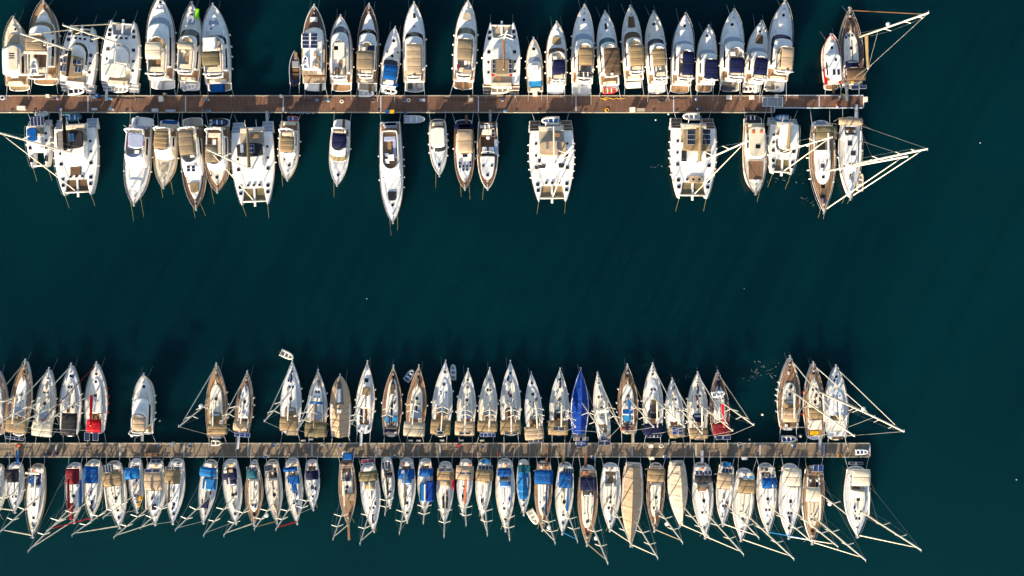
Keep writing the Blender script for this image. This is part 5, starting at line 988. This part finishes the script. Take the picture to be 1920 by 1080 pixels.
def gulet(b):
    MB().box(-.22, .22, b.L - 1.2, b.L + 2.6, 1.55, 1.75, .04).put('bowsprit', mat('wood', 'teak'), b.root)
    zbox(b, 'blue_stern_cover', 'blue', 165, 110, 265, 165, 1.2, 1.9, 'canvas', .2)
sail(V4, (225, 800), (205, 165), (130, 314), 'varnished wooden gulet with long bowsprit and blue stern cloth', dk='teak', hl='wood', gun='beige', mast=(648, 945, 624.6, 1010), group=LN, cover=gulet, roof=(.3, .62), fend=(3, 0), gen='ivory', lines=(1, 2), hats=((.58, 0, .8), (.4, 0, .5), (.47, .2, .4)), roofc='ivory', boxes=(('blue_cushion', 'navy', 195, 345, 232, 372, 1.8, 2.1, 'canvas'), ('cabin_top', 'tan', 168, 500, 285, 555, 1.7, 2.0, 'teak')))
sail(V4, (470, 850), (410, 195), (322, 540), 'wide white yacht with olive bimini right of the gulet', bim=(275, 370, 'olive', 2), bimx=(318, 498), mast=(699.4, 939, 675, 1018.6), gen='ivory', group=LN, fend=(0, 0), hood='tan', solar=((345, 165, 478, 190, 2, 2.6, 'maroon'),), lines=(1, 2), gun='ivory')
sail(V4, (625, 620), (590, 140), (534, 678), 'tiny white sloop with black sail cover and solar trio', mast=(728, 925, 721.8, 964), boom='charcoal', bl=.5, group=LN, fend=(0, 0), solar=((545, 190, 630, 250, 3, 2.6, 'charcoal'),), bim=(290, 330, 'charcoal', 1), bimx=(565, 645), gen=None, lines=(1, 2), bz=2.6)
sail(V4, (790, 762), (785, 150), (700, 874), 'white yacht with blue bimini bearing a pale round emblem', bim=(255, 350, 'blue', 1), bimx=(700, 860), mast=(760.7, 939, 749, 999), boom='olive', bl=.48, hood='blue', gen=None, group=LN, fend=(0, 0), lines=(1, 2), boxes=(('round_emblem', 'shade', 730, 265, 762, 297, 3.36, 3.38, 'flat', .0),))
sail(V4, (960, 680), (965, 155), (892, 1048), 'small yacht half covered by bright blue tarpaulin', mast=(797, 935, 793.7, 979.7), bim=(250, 325, 'blue', 1), bimx=(905, 1040), gen=None, group=LN, fend=(1, 0), gun='tan', boxes=(('blue_tarpaulin', 'royal', 970, 380, 1048, 575, 1.7, 2.3, 'canvas', .3), ('blue_tarpaulin', 'sky', 908, 400, 972, 570, 1.6, 2.0, 'canvas', .3)), lines=(1, 2))
sail(V4, (1150, 770), (1160, 185), (1075, 1248), 'white yacht with brown bimini and red cloth along its side', bim=(250, 360, 'tan', 2), bimx=(1078, 1245), mast=(835, 935, 832.6, 1005), gen=None, hood='tan', group=LN, fend=(0, 0), solar=((1090, 252, 1155, 278, 1, 3.6, 'charcoal'), (1162, 252, 1228, 278, 1, 3.6, 'charcoal')), lines=(1, 2), boxes=(('red_cloth', 'red', 1226, 350, 1246, 450, 1.4, 1.8, 'canvas', .12), ('dark_dinghy_cover', 'charcoal', 1128, 520, 1180, 640, 1.7, 2.0, 'canvas', .2)))
sail(V5, (350, 690), (380, 160), (290, 458), 'white yacht with apricot bimini and orange boom cover', bim=(225, 360, 'beige', 2), bimx=(285, 458), mast=(871, 935, 874, 983.6), boom='orange', bl=.42, gen=None, group=LN, fend=(0, 1), solar=((315, 283, 370, 308, 1, 3.65, 'charcoal'), (380, 283, 435, 308, 1, 3.65, 'charcoal')), lines=(1, 2))
sail(V5, (535, 725), (560, 160), (470, 640), 'white yacht with khaki bimini and four panel stern solar', bim=(265, 370, 'tan', 2), bimx=(475, 645), mast=(908, 935, 914, 1002), gen='ivory', hood='tan', group=LN, fend=(1, 2), solar=((498, 215, 632, 262, 4, 3.0, 'charcoal'),), lines=(1, 2), boxes=(('blue_stern_cover', 'sky', 530, 165, 610, 200, 1.2, 1.6, 'canvas', .12),))
sail(V5, (760, 845), (755, 155), (658, 850), 'longest white yacht of its stretch with bright blue bimini and hood', bim=(250, 325, 'blue', 2), bimx=(682, 818), mast=(950, 950, 955.6, 1011), gen=None, hood='blue', group=LN, fend=(0, 0), lines=(1, 2), gun='beige')
def azure(b):
    tent(b, mat('sky', 'canvas'), b.L * .12, b.L * .72, 1.1, wf=1.0, rx=.2)
sail(V5, (935, 690), (935, 165), (868, 1006), 'small boat under an azure cover with a bare bow', cover=azure, group=LN, fend=(0, 0), roof=(.3, .6), mast=None, boxes=(('teal_cover', 'teal', 885, 220, 1000, 290, 1.7, 2.0, 'canvas', .1),), lines=(1, 2))
tender(1000, 970, 3.0, 150, 'white dinghy with red spots beside the azure covered boat', 'ivory', 'ivory', 0, 1.5)
sail(V5, (1115, 840), (1130, 172), (1036, 1218), 'brown edged yacht with navy bimini and navy boom', dk='teak', bim=(265, 400, 'blue', 2), bimx=(1042, 1222), mast=(1021, 958, 1041, 1017.7), boom='navy', bl=.46, gen='ivory', radar=True, group=LN, fend=(0, 0), lines=(1, 2), gang='wood')
sail(V6, (320, 735), (350, 160), (260, 424), 'white yacht with blue boom cover and blue furled sail', bim=(245, 365, 'blue', 2), bimx=(295, 408), mast=(1060, 950, 1083, 1015), boom='blue', bl=.44, gen='sky', group=LN, fend=(0, 1), solar=((328, 205, 410, 250, 4, 3.0, 'charcoal'),), lines=(1, 2), gang='tan')
sail(V6, (520, 828), (530, 185), (436, 608), 'large teak edged yacht with navy bimini and long mast', dk='teak', bim=(280, 385, 'navy', 2), bimx=(466, 600), mast=(1102.6, 966.5, 1139.7, 1055.6), gen='beige', group=LN, fend=(0, 0), hood='charcoal', lines=(1, 2), r=.16, gang='wood', radar=True)
sail(V6, (705, 710), (715, 165), (624, 798), 'broad sterned white yacht with open teak cockpit, no bimini', mast=(1145.5, 943, 1186, 1023), gen='ivory', group=LN, fend=(0, 1), roof=(.32, .8), lines=(1, 2), cock='tan')
def covered_sail(Z, bow, stern, w, label, col, mast, ridge=1.3, rx=.25):
    b = Boat(Z, bow, stern, w, 'sail', 1.6, 1.1, 1.1, 1.5); b.make_root('covered_sailing_yacht', label, 'sailing yacht', LN)
    hull(b, mat('white', 'hull')); deck(b, mat('white')); tent(b, mat(col, 'canvas'), .6, b.L - .1, ridge, rx=rx, low=.3); anchor_gear(b)
    if mast: rig(b, mast, zb=1.7, bl=0, gen='ivory', radar=col == 'tan')
    MB().box(-b.hw(.2) * .8, b.hw(.2) * .8, .02, .5, 1.1, 1.35, .05).put('stern_seat', mat('greige'), b.root); bow_lines(b, 1, 2); stern_lines(b)
covered_sail(V6, (875, 835), (900, 170), (802, 982), 'sailing yacht under a full tan winter cover with mast through', 'beige', (1189, 973.5, 1233.4, 1046))
sail(V6, (1065, 712), (1085, 165), (1002, 1156), 'mahogany bowed yacht with ochre bimini between two covered boats', dk='wood', bim=(212, 318, 'tan', 2), bimx=(1012, 1158), mast=(1229, 948, 1280, 1017), gen='greige', group=LN, fend=(0, 0), radar=True, lines=(1, 2))
covered_sail(V7, (325, 672), (300, 155), (230, 388), 'sailing yacht under a pale cream cover with grey stern', 'coverbeige', (1280, 948, 1331, 1009), 1.2, -.35)
sail(V7, (525, 768), (495, 162), (414, 590), 'white yacht with black bimini and white framed solar pair', bim=(255, 325, 'charcoal', 1), bimx=(440, 585), mast=(1320, 957, 1394, 1039), hood='brown', gen='ivory', group=LN, fend=(0, 1), solar=((448, 228, 510, 262, 2, 3.3), (522, 228, 580, 262, 2, 3.3)), lines=(1, 2), gang='shade')
sail(V7, (670, 668), (700, 160), (604, 756), 'white yacht with beige bimini and blue stern locker', bim=(250, 375, 'beige', 2), bimx=(632, 752), mast=(1359.7, 943, 1423, 1008), gen='ivory', group=LN, fend=(0, 1), solar=((665, 205, 745, 248, 3, 3.0, 'charcoal'),), lines=(1, 2), boxes=(('blue_stern_cover', 'sky', 680, 160, 740, 195, 1.2, 1.6, 'canvas', .15),))
sail(V7, (815, 790), (850, 210), (750, 938), 'broad white yacht with taupe bimini, second mast line right', bim=(295, 410, 'tan', 2), bimx=(802, 948), mast=(1396.7, 962, 1488.6, 1047.6), gen='ivory', group=LN, fend=(0, 0), lines=(1, 2), r=.15, solar=((835, 268, 870, 298, 1, 3.5, 'cyan'), (885, 268, 925, 298, 1, 3.5, 'cyan')))
sail(V7, (1035, 735), (1020, 168), (948, 1108), 'white yacht with petrol blue sprayhood and blue furled sail', bim=(285, 370, 'blue', 1), bimx=(990, 1108), mast=(1439.5, 946, 1521, 1015), gen='sky', group=LN, fend=(0, 0), lines=(1, 2), solar=((1012, 255, 1090, 280, 3, 3.2, 'charcoal'),))
sail(V8, (165, 770), (185, 172), (86, 274), 'white yacht with cream bimini, third from the pier end', bim=(215, 350, 'cream', 2), bimx=(125, 275), mast=(1481.7, 952.7, 1571, 1024.5), gen='ivory', group=LN, fend=(3, 0), lines=(1, 2), hood='cream', fcol='white')
def ketch(b):
    rig(b, (1530, 919, 1590.5, 966.6), bl=0, gen=None, spr=1, r=.12, fore=False, backv=None, hmin=.75 * b.L, radar=True, name='mizzen_mast')
sail(V8, (355, 815), (370, 185), (266, 448), 'two masted ketch with cream deck covers and teak sides', dk='teak', roofc='cream', mast=(1525.7, 969, 1623, 1050), cover=ketch, gen='ivory', group=LN, fend=(2, 2), lines=(1, 2), r=.16, solar=((370, 180, 405, 235, 1, 2.8, 'royal'), (408, 180, 445, 235, 1, 2.8, 'royal')), bim=(360, 480, 'cream', 1), bimx=(310, 430), cat='ketch', gun='teak')
sail(V8, (720, 758), (720, 192), (622, 828), 'outermost white yacht with cream bimini below the pier end', bim=(215, 350, 'cream', 2), bimx=(680, 832), mast=(1616, 959.7, 1727, 1031), gen='ivory', hood='cream', group=LN, fend=(4, 1), lines=(1, 2), r=.17, solar=((655, 155, 770, 178, 2, 2.2, 'charcoal'),), roof=(.34, .86), hats=((.86, 0, .4), (.74, .28, .4), (.74, -.28, .4), (.64, .5, .25), (.64, -.5, .25), (.46, 0, .6)))
# ------------------------------------------------------------------ the two floating piers
def pier(name, label, xa, xb, yt, yb, mt, z, edge, sec):
    o = empty(name, W(xa, (yt + yb) / 2, 0)); tag(o, label, 'pier'); ox, oy = o.location.x, o.location.y
    X = lambda px: W(px, 0, z).x - ox
    Yt, Yb = W(0, yt, z).y - oy, W(0, yb, z).y - oy
    x = xa; k = 0
    while x < xb - 5:
        e = min(xb, x + sec); a, c = X(x) + .03, X(e) - .03
        d = MB().box(a, c, Yb + .18, Yt - .18, z - .08, z).put('walkway_section', mt, o)
        m = MB()
        for (p, q) in ((Yb, Yb + .175), (Yt - .175, Yt)): m.box(a, c, p, q, z - .25, z + .05, .02)
        m.put('edge_beam', mat(edge, 'flat'), d)
        MB().box(c - .06, c + .12, Yb + .2, Yt - .2, z - .05, z + .02).put('joint_plate', mat('lgrey', 'metal'), d)
        for q in (Yb + .35, Yt - 1.25): MB().box(a + .5, c - .5, q, q + .9, -.45, z - .1, .05).put('float', mat('grey', 'flat'), d)
        x = e; k += 1
    return o
m1 = dock_mat('red_brown_decking', '76543f', '614536'); m2 = dock_mat('grey_brown_decking', '82715a', '706357')
pier('upper_pier', 'upper floating pier of red brown planks between motor yachts', -18, 1452, 178.5, 211.5, m1, .65, 'greige', 183)
pier('upper_pier_end', 'narrower outer end of the red brown upper pier', 1453, 1619, 178, 203, m1, .65, 'lgrey', 83)
pier('lower_pier', 'lower floating pier of grey brown planks between the sailing yachts', -15, 1631, 830.5, 857.5, m2, .6, 'greige', 120)

# things standing on the piers
P1, P2 = .68, .63
def at(px, py, z): return W(px, py, z)
def pedestal(px, py, z, col, label, group):
    p = at(px, py, z); o = empty('service_pedestal', (p.x, p.y, z)); tag(o, label, 'power pedestal', group)
    MB().box(-.2, .2, -.16, .16, 0, .95, .04).put('body', mat('white'), o); MB().box(-.26, .26, -.2, .2, .95, 1.12, .06).put('cap', mat(col), o); MB().box(-.1, .1, -.19, -.16, .5, .75).put('socket', mat('charcoal', 'flat'), o)
for x, y, c in ((108, 184, 'blue'), (115, 204, 'blue'), (391, 187, 'cyan'), (393, 208, 'cyan'), (595, 187, 'blue'), (616, 188, 'cyan'), (760, 188, 'blue'), (760, 211, 'blue'), (942, 187, 'blue'), (946, 208, 'cyan'), (1305, 186, 'blue'), (1308, 204, 'blue'), (1574, 181, 'blue'), (1570, 200, 'blue'), (212, 204, 'cyan'), (210, 185, 'cyan')):
    pedestal(x, y + 1.0, P1, c, '%s capped white service pedestal on the upper pier' % ('blue' if c == 'blue' else 'pale blue'), 'service pedestals on the upper pier with %s caps' % c)
for x, y in ((300, 832), (360, 833), (515, 833), (500, 854), (640, 833), (905, 834), (1385, 834), (1485, 834), (740, 854), (1245, 855), (1110, 855)):
    pedestal(x, y, P2, 'blue', 'blue capped white service pedestal on the lower pier', 'service pedestals on the lower pier')
def dock_box(px, py, z, sx, sy, h, col, label, lid=None, name='dock_box', cat='storage box', group=None, rz=0):
    p = at(px, py, z); o = empty(name, (p.x, p.y, z), R(rz)); tag(o, label, cat, group)
    MB().box(-sx / 2, sx / 2, -sy / 2, sy / 2, 0, h, .04).put('body', mat(col), o); MB().box(-sx / 2 - .03, sx / 2 + .03, -sy / 2 - .03, sy / 2 + .03, h, h + .07, .03).put('lid', mat(lid or col), o)
dock_box(42, 203, P1, 1.5, .7, .5, 'ivory', 'white bench like box at the left end of the upper pier')
dock_box(303, 186, P1, .8, .9, .4, 'ivory', 'white step box under the long yacht gangway on upper pier', rz=8)
dock_box(292, 207, P1, 1.1, .5, .45, 'lgrey', 'pale grey dock box on the near edge of upper pier')
dock_box(321, 208, P1, 1.8, .4, .35, 'shade', 'long blue grey dock box on the near edge of upper pier')
dock_box(178, 183, P1, .9, .35, .3, 'lgrey', 'small grey crate on the far edge beside the blue barrel')
dock_box(178, 205, P1, .9, .35, .3, 'lgrey', 'small grey crate on the near edge left of a gangway')
dock_box(92, 180.5, P1, .6, .5, .6, 'ivory', 'white cube locker behind the teak foredeck yacht')
dock_box(735, 210, P1, .9, .6, .6, 'yellow', 'yellow box beside a blue one on the upper pier')
dock_box(727, 210, P1, .6, .6, .7, 'blue', 'blue box beside the yellow one on the upper pier')
dock_box(792, 188, P1, 1.0, .45, .4, 'shade', 'blue grey box behind the four panel beige bimini yacht')
dock_box(883, 187, P1, .8, .6, .3, 'greige', 'grey brown step at the foot of a teak gangway')
dock_box(1185, 206, P1, .9, .8, .6, 'ivory', 'white cabinet on the sunny middle of the upper pier')
dock_box(1201, 206, P1, 1.4, .5, .4, 'greige', 'long grey bench beside the white cabinet on upper pier', name='bench', cat='bench')
dock_box(1366, 183, P1, .95, .75, .3, 'ivory', 'white step pad behind the jet ski yacht', name='step_pad', cat='step')
dock_box(1409, 183, P1, .85, .75, .3, 'ivory', 'white step pad behind the tilted cruiser', name='step_pad', cat='step')
dock_box(1455, 181, P1, .6, .6, .3, 'ivory', 'white step pad behind the peach bimini yacht', name='step_pad', cat='step')
dock_box(1621, 187, P1, .5, .9, .6, 'ivory', 'white light box fixed at the tip of the upper pier')
dock_box(35, 835, P2, .8, .35, .3, 'orange', 'orange crate on the lower pier near the left edge', rz=12)
dock_box(325, 832, P2, .55, .7, .6, 'ivory', 'white locker on the lower pier beside the lone motor boat')
dock_box(284, 851, P2, 2.4, .5, .35, 'wood', 'long brown planter on the near edge of the lower pier')
dock_box(1035 - 430, 832, P2, .7, .5, .4, 'greige', 'grey box behind the yacht with blue cloths')
dock_box(1219, 835, P2, .9, .6, .4, 'ivory', 'white heap box on the lower pier behind the navy bimini yacht')
dock_box(1221, 858, P2, .9, .5, .4, 'ivory', 'white box on the near edge beside the mahogany bowed yacht')
dock_box(1395, 858, P2, .9, .5, .4, 'lgrey', 'pale box on the near edge left of the taupe bimini yacht')
dock_box(860, 834, P2, .5, .4, .4, 'red', 'red box on the lower pier near its middle')
dock_box(91, 851, P2, .9, .5, .5, 'charcoal', 'dark bin on the lower pier at the left')
dock_box(106, 850, P2, .7, .5, .5, 'navy', 'navy bin beside the dark one on the lower pier')
def barrel(px, py, z, col, label, r=.38):
    p = at(px, py, z); o = empty('barrel', (p.x, p.y, z)); tag(o, label, 'barrel'); mb = MB()
    mb.loft([[(r * k * math.cos(i * math.pi / 8), r * k * math.sin(i * math.pi / 8), zz) for i in range(16)] for zz, k in ((0, .92), (.4, 1.04), (.8, .92), (.82, .8))], True); mb.put('body', mat(col), o, True)
    MB().tube([(0, 0, .8), (0, 0, .87)], r * .4, 10).put('lid', mat('ivory'), o)
barrel(184.5, 180, P1, 'blue', 'blue barrel on the far edge of the upper pier', .42)
barrel(311, 177.5, .25, 'tan', 'tan barrel float between the long yacht and the pier', .3)
barrel(528, 181, P1, 'ivory', 'white barrel at the empty berth of the upper pier', .3)
barrel(1578, 180.5, P1, 'yellow', 'yellow barrel near the tip of the upper pier', .36)
barrel(646, 848, P2, 'ivory', 'white drum on the lower pier behind the gulet', .4)
def coil(px, py, z, col, label, r=.35, group=None, kind='coiled rope'):
    p = at(px, py, z); mb = MB(); pts = []
    for k in range(49): a = k * math.pi / 8; q = r * (1 - .12 * (k // 16)); pts.append((q * math.cos(a) * 1.2, q * math.sin(a), .04 + .02 * (k // 16)))
    o = mb.tube(pts, .05, 5).put('rope_coil', mat(col, 'flat')); o.location = (p.x, p.y, z); tag(o, label, 'rope', group)
coil(700, 188, P1, 'olive', 'olive rope coil behind the slim tan bimini yacht'); coil(641, 190, P1, 'ivory', 'white hose coil behind the small teak platform cruiser', .3); coil(766, 188, P1, 'ivory', 'white life ring shaped coil by a blue pedestal', .3)
coil(1135, 185, P1, 'yellow', 'yellow hose coil on the far edge of the upper pier', .22); coil(1138, 206, P1, 'yellow', 'yellow hose coil on the near edge of the upper pier', .3); coil(1240, 187, P1, 'charcoal', 'dark hose coil behind the navy windscreen yacht', .5); coil(5, 183, P1, 'lgrey', 'grey rope coil at the left end of the upper pier', .4)
coil(1571, 197, P1, 'orange', 'orange hose coil near the tip of the upper pier', .3); coil(1575, 854, P2, 'yellow', 'yellow hose coil near the end of the lower pier', .32); coil(935, 852, P2, 'orange', 'orange hose coil on the lower pier', .3); coil(1240, 836, P2, 'ivory', 'white hose coil on the lower pier', .35); coil(165, 834, P2, 'charcoal', 'dark rope coil on the far edge of the lower pier', .3)
# cables lying along the pier edges
rnd = random.Random(5)
for xa, xb, y, z, c, lab in ((830, 945, 186, P1, 'charcoal', 'thin dark cable along the far edge behind the brown boom catamaran'), (1125, 1172, 184.5, P1, 'yellow', 'yellow hose stretched along the far edge of the upper pier'), (560, 620, 188, P1, 'charcoal', 'dark cable along the far edge behind the trawler'), (1205, 1290, 186, P1, 'charcoal', 'dark cable snaking over the sunny right part of the pier'), (545, 590, 212, P1, 'lgrey', 'pale hose on the near edge behind the pink edged dinghy'), (200, 270, 185, P1, 'charcoal', 'dark cable behind the all white catamaran')):
    n = 12; pts = []
    for k in range(n + 1):
        p = W(xa + (xb - xa) * k / n, y + rnd.uniform(-1.6, 1.6), z + .04); pts.append(p)
    tag(MB().tube(pts, .045, 5).put('cable' if c == 'charcoal' else 'hose', mat(c, 'flat')), lab, 'cable' if c == 'charcoal' else 'hose')
# mooring cleats along both edges of the piers
def pier_cleat(px, py, z, label, group):
    p = W(px, py, z); o = MB().tube([(-.26, 0, .16), (.26, 0, .16)], .05, 6).put('pier_cleat', mat('steel', 'metal')); o.location = p; tag(o, label, 'cleat', group)
    MB().box(-.1, .1, -.06, .06, 0, .15).put('foot', mat('steel', 'metal'), o)
for k in range(34):
    for y, lab in ((180, 'far'), (210.5, 'near')):
        if 20 + k * 43 < 1440: pier_cleat(20 + k * 43, y, .70, 'small steel cleat on the %s edge of the upper pier' % lab, 'cleats on the %s edge of the upper pier' % lab)
for k in range(38):
    for y, lab in ((832, 'far'), (856.4, 'near')): pier_cleat(15 + k * 42.5, y, .65, 'small steel cleat on the %s edge of the lower pier' % lab, 'cleats on the %s edge of the lower pier' % lab)
# grey folding gangway frame lying across the upper pier
p = W(1448, 191, .7); o = empty('gangway_frame', (p.x, p.y, .7)); tag(o, 'grey metal ramp frame lying across the upper pier joint', 'ramp')
mb = MB()
for y in (-.85, .85): mb.box(-1.9, 1.9, y - .07, y + .07, .1, .2)
for x in (-1.88, -.95, .95, 1.88): mb.box(x - .05, x + .05, -.78, .78, .1, .18)
mb.put('frame', mat('lgrey', 'metal'), o); MB().box(-1.8, 1.8, -.76, .76, .03, .07).put('mesh_floor', mat('grey', 'metal'), o)
# dinghy and gear on the end of the lower pier
tender(1617, 848, 2.4, 88, 'small red and white dinghy on the tip of the lower pier', 'lgrey', 'sky', P2, 1.1, motor=False)
# small things afloat
def buoy(px, py, label, r=.3, col='ivory'):
    p = W(px, py, 0); o = MB().ball((0, 0, .12), r, 10).put('buoy', mat(col, 'flat'), None, True); o.location = p; tag(o, label, 'buoy')
    MB().tube([(0, 0, .12 + r * .8), (0, 0, .12 + r * 1.25)], .05, 6).put('eye', mat('steel', 'metal'), o)
buoy(688, 560, 'lone tiny white buoy in the open water between the piers', .1, 'lgrey'); buoy(1837, 268, 'tiny white buoy far out on the right water', .1, 'lgrey'); buoy(1905, 899, 'tiny white buoy at the lower right edge', .1, 'lgrey'); buoy(1395, 541, 'faint white buoy in the right middle water', .07, 'grey')
buoy(1429, 777, 'white buoy in the gap before the three end yachts', .22); buoy(1500, 817, 'white buoy by the tender of the end yachts', .3); buoy(1229, 225, 'tiny white buoy near the upper pier left of a catamaran', .15); buoy(1253, 214, 'tiny pale buoy under the near edge of the upper pier', .18); buoy(300, 789, 'slim white float right of the lone motor boat', .18); buoy(1405, 824, 'small white float beside the lower pier end', .2)
for k, (x, y) in enumerate(((569, 826), (583, 824), (770, 826), (785, 826), (829, 826), (865, 826), (904, 826), (1263, 829), (1386, 831), (1421, 833), (1455, 833))):
    q = W(x, y, .4); mb = MB().tube([(-.4, 0, 0), (-.3, 0, 0), (.3, 0, 0), (.4, 0, 0)], .16, 8); o_ = mb.put('pier_fender', mat('ivory', 'flat'), None, True); o_.location = q; tag(o_, 'short white fender hanging along the far edge of the lower pier', 'fender', 'white fenders along the lower pier')
# foam and scum drifting by the bows of the lower pier yachts
def foam(px, py, ln, deg, label, n=26, spread=7):
    r = random.Random(px); mb = MB()
    for k in range(n // 3):
        f = 3 * k / n; a = R(deg); x = px + ln * f * math.cos(a) + r.gauss(0, spread * .5); y = py - ln * f * math.sin(a) + r.gauss(0, spread * .5)
        p = W(x, y, .02); s = r.uniform(.04, .14); l_ = r.uniform(.2, .8); t = r.uniform(0, 6.3)
        pts = [(p.x + l_ * k_ * math.cos(t + k_ * .5), p.y + l_ * k_ * math.sin(t + k_ * .5)) for k_ in (0, .35, .7, 1)]
        mb.tube([(x_, y_, .006) for x_, y_ in pts], s * .16, 4)
    tag(mb.put('foam', mat('grey', 'flat')), label, 'foam', kind='stuff')
foam(1398, 700, 60, 10, 'thin foam trail left of the three end yachts', 60, 14); foam(1410, 688, 50, -12, 'second foam trail nearer the bows', 30, 8); foam(1265, 712, 40, 15, 'foam wisps between white bows', 16, 4); foam(1505, 372, 30, -30, 'foam by the navy hulled yacht bow', 18, 4); foam(1440, 335, 70, -5, 'foam below the small hardtop catamaran', 24, 5); foam(1222, 313, 25, 0, 'faint foam left of the black solar catamaran', 14, 4)
